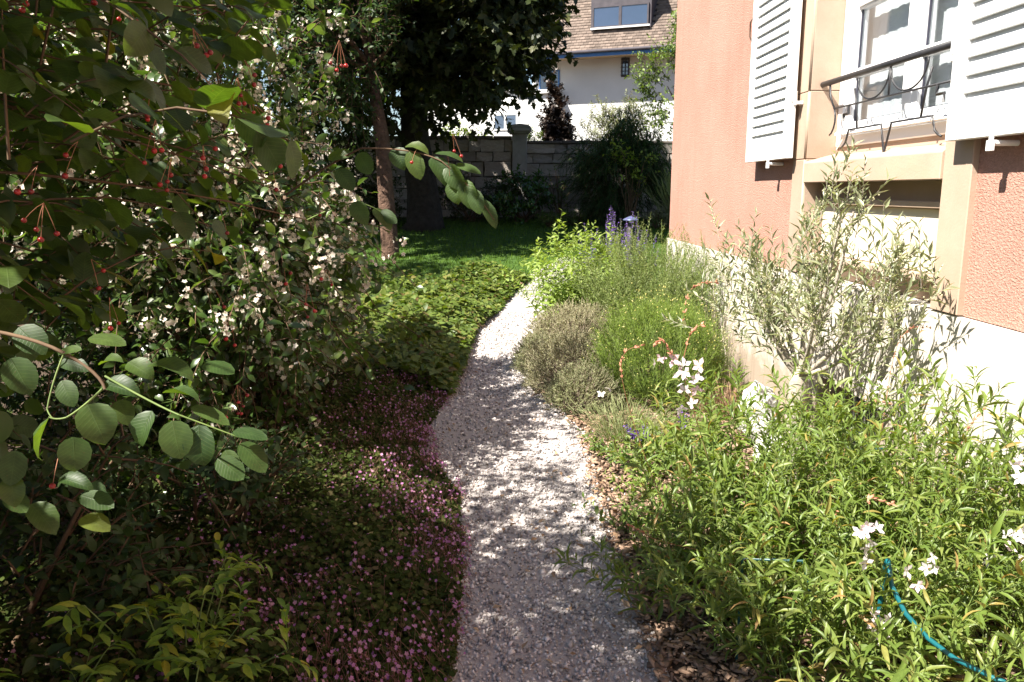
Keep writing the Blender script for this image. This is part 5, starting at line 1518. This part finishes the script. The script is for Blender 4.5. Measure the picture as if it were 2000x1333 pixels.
# gaura: airy stems of narrow leaves, wands of white flowers and pink buds
GG = "gaura plants filling the near right bed"
gaura_spots = [
    (.98, 2.62, .58, "gaura plant leaning over the edge of the gravel path"), (1.30, 2.50, .60, "gaura plant at the bottom of the bed beside the bent green wire"),
    (1.58, 2.66, .66, "gaura plant around the lower end of the teal hose"), (.92, 3.12, .62, "gaura plant behind the path-edge one with the tallest flower wand"),
    (1.25, 3.02, .66, "gaura plant in the middle of the bed left of the teal hose"), (1.60, 3.05, .68, "gaura plant behind the arched end of the teal hose"),
    (1.86, 2.75, .74, "gaura plant in front of the plinth at the right edge"), (1.12, 3.55, .62, "gaura plant nearest the low bedding plants"),
    (1.48, 3.48, .46, "gaura plant in front of the olive trunk"), (1.82, 3.30, .62, "gaura plant between the olive tree and the right edge"),
    (1.02, 2.30, .40, "short gaura plant at the path end of the front row"), (1.32, 2.22, .42, "short gaura plant in the front row left of the square wire"), (1.60, 2.30, .40, "short gaura plant in the front row behind the square wire"),
    (.74, 2.78, .34, "low gaura sprawling onto the gravel"), (1.86, 2.42, .62, "gaura plant in the bottom right corner of the bed")]
gaura_roots = []
for k, (x, y, h, lab) in enumerate(gaura_spots):
    g_, st_g = stem_plant("gaura_plant", lab, "plant", (x, y, 0), .15, (24 + (k * 5) % 7) if h > .5 else 16, h * (1.08 + .09 * (k % 3)), .36, 16, .090 + .008 * (k % 4), .175, T_LONG[1], 'l_gaura', 141 + k, 52, 95, t0=.06, sub=3, curve=.35, taper=.45, group=GG, cell=15, droop=.05)
    gaura_roots.append((x, y, g_))


def wand(pts, buds_t, flowers, seed, r0=.0022, stemm='twig_green'):
    """One flowering stem: survey points (px, py, Y), parameter range of the buds, flower places (px, py, Y, size, count)."""
    r = rs(seed)
    P = [at(*p) for p in pts]
    x, y = P[0][0], P[0][1]
    root = min(gaura_roots, key=lambda g: (g[0] - x) ** 2 + (g[1] - y) ** 2)[2]
    off = np.array(wloc(root))
    a = Acc()
    fine = []
    for i in range(len(P) - 1):
        for t in np.linspace(0, 1, 7)[:-1]:
            A_, B_ = P[max(i - 1, 0)], P[min(i + 2, len(P) - 1)]
            fine.append(.5 * ((2 * P[i]) + (P[i + 1] - A_) * t + (2 * A_ - 5 * P[i] + 4 * P[i + 1] - B_) * t * t + (3 * P[i] - A_ - 3 * P[i + 1] + B_) * t ** 3))
    fine.append(P[-1])
    n = len(fine)
    b = Bm(); b.tube(fine, [r0 * (1 - .6 * k / n) for k in range(n)], 5)
    b.obj("flower_stem", M[stemm], root, smooth=True)
    fine = np.array(fine)
    k0, k1 = int(buds_t[0] * n), int(buds_t[1] * n)
    if k1 > k0:
        m = (k1 - k0) * 2
        idx = r.integers(k0, k1, m)
        tan = unit(fine[np.minimum(idx + 1, n - 1)] - fine[idx - 1])
        fr = Fr(fine[idx], tan * .9 + r.normal(0, .35, (m, 3)), r.normal(0, 1, (m, 3)), r.uniform(.012, .024, m), r.uniform(.004, .0062, m))
        leaf_parts(root, "bud", fr, range(m), T_BUD, M['f_bud'])
    for (fx, fy, Y, s, c) in flowers:
        C_ = at(fx, fy, Y)
        for _ in range(c):
            p = C_ + r.normal(0, s * .55, 3)
            nr = unit((A3(-.3, -.8, .25) + r.normal(0, .45, 3))[None])
            fr = Fr(p[None], A3(0, 0, 1)[None] + r.normal(0, .3, (1, 3)), nr, s * 1.4, s * 1.4)
            fr.z = nr; fr.x = unit(np.cross(nr, r.normal(0, 1, (1, 3)))); fr.y = np.cross(nr, fr.x)
            leaf_parts(root, "flower", fr, [0], T_FLG, M['f_gaura'])
wand([(1430, 1080, 3.05), (1385, 900, 2.92), (1340, 760, 2.85), (1330, 660, 2.84), (1345, 575, 2.83), (1372, 554, 2.82), (1400, 552, 2.8)], (.52, .99), [(1335, 712, 2.84, .045, 5), (1352, 735, 2.86, .042, 3), (1345, 775, 2.86, .038, 2), (1285, 715, 2.84, .032, 2), (1345, 800, 2.84, .036, 2)], 161)
wand([(1385, 905, 2.92), (1330, 720, 2.84), (1310, 690, 2.83), (1295, 665, 2.82), (1278, 675, 2.8)], (.45, .99), [], 162, .0014, 'twig_red')
wand([(1335, 700, 2.84), (1350, 650, 2.84), (1375, 632, 2.83)], (.3, .99), [], 163, .0014, 'twig_red')
wand([(1300, 1000, 3.2), (1245, 850, 3.15), (1215, 740, 3.1), (1220, 690, 3.1), (1255, 674, 3.08)], (.5, .99), [(1180, 770, 3.3, .03, 2)], 164, .0016, 'twig_red')
wand([(1690, 1320, 2.22), (1685, 1180, 2.18), (1692, 1090, 2.16), (1697, 1000, 2.15), (1700, 975, 2.15), (1745, 985, 2.13)], (.62, .99), [(1695, 1045, 2.14, 0.032, 6), (1690, 1075, 2.14, .034, 3), (1712, 1215, 2.14, 0.032, 5), (1700, 1250, 2.14, .024, 2)], 165)
wand([(1690, 1180, 2.7), (1640, 1060, 2.68), (1632, 990, 2.68), (1622, 950, 2.67)], (.4, .99), [], 166, .0018, 'twig_red')
wand([(1860, 1200, 2.2), (1810, 1130, 2.16), (1830, 1090, 2.15)], (.6, .7), [(1797, 1112, 2.14, .034, 3), (1832, 1105, 2.15, .030, 2), (1920, 1103, 2.16, .02, 1)], 167)
wand([(1960, 1250, 2.2), (1985, 1150, 2.18), (2000, 1040, 2.16)], (.6, .7), [(1985, 1058, 2.16, 0.032, 4), (1995, 1030, 2.16, 0.030, 3), (1945, 1090, 2.16, .024, 2), (1985, 920, 2.3, 0.038, 4)], 168)
wand([(1780, 1060, 2.9), (1850, 930, 2.86), (1890, 840, 2.85), (1925, 795, 2.84), (1955, 745, 2.82)], (.35, .75), [], 169, .002, 'twig_red')
wand([(1630, 960, 3.3), (1665, 830, 3.28), (1700, 785, 3.26), (1740, 790, 3.25)], (.35, .98), [(1708, 762, 3.3, .04, 2)], 170, .0018, 'twig_red')
wand([(1720, 860, 3.4), (1745, 700, 3.4), (1775, 645, 3.4), (1820, 640, 3.4)], (.5, .98), [], 171, .0018, 'twig_red')
wand([(1480, 1100, 2.8), (1300, 1060, 2.75), (1255, 1040, 2.72), (1228, 1025, 2.7)], (.6, .98), [], 172, .0018, 'twig_red')
wand([(1470, 1180, 2.5), (1450, 1125, 2.48), (1425, 1105, 2.46)], (.5, .98), [], 173, .0016, 'twig_red')

# ------------------------------------------------------------------ hose and plant supports
b = Bm()
hp = [at(1725, 1140, 2.26), at(1729, 1105, 2.24), at(1734, 1093, 2.22), at(1742, 1145, 2.18), at(1768, 1198, 2.14), at(1811, 1246, 2.10), at(1865, 1287, 2.06), at(1946, 1327, 2.0), at(2040, 1362, 1.92), at(2120, 1420, 1.84)]
e_ = hp[-1]
hp = [A3(hp[0][0], hp[0][1] + .05, .0), hp[0] + A3(0, .02, -.2)] + hp + [A3(e_[0] + .10, e_[1] - .10, max(e_[2] - .10, .02)), A3(e_[0] + .22, e_[1] - .25, .012), A3(e_[0] + .3, e_[1] - .7, .012)]
b.tube([Vector(p) for p in hp], .0075, 8)
hose = b.obj("garden_hose", M['teal'], smooth=True)
tag(hose, "teal garden hose arching out of the gaura to the bottom right", "hose")
def support(label, pts, r=.0045):
    b = Bm(); b.tube([Vector(p) for p in pts], r, 8)
    tag(b.obj("plant_support", M['green_wire'], smooth=False), label, "plant support", "green wire plant supports in the bed")
def to_ground(p): return A3(p[0], p[1], 0)
p0, p1 = at(1450, 1092, 2.46), at(1568, 1096, 2.40)
e = at(1580, 1140, 2.38)
support("green wire support with a square bend among the near gaura leaves", [to_ground(p0), p0, p0 * .5 + p1 * .5, p1, e, to_ground(e + A3(.04, -.02, 0))])
p0, p1 = at(1650, 880, 3.55), at(1735, 876, 3.5)
e = at(1748, 884, 3.48)
support("green wire support hooped over in front of the cellar window", [to_ground(p0), p0, p1, e, to_ground(e)], .005)
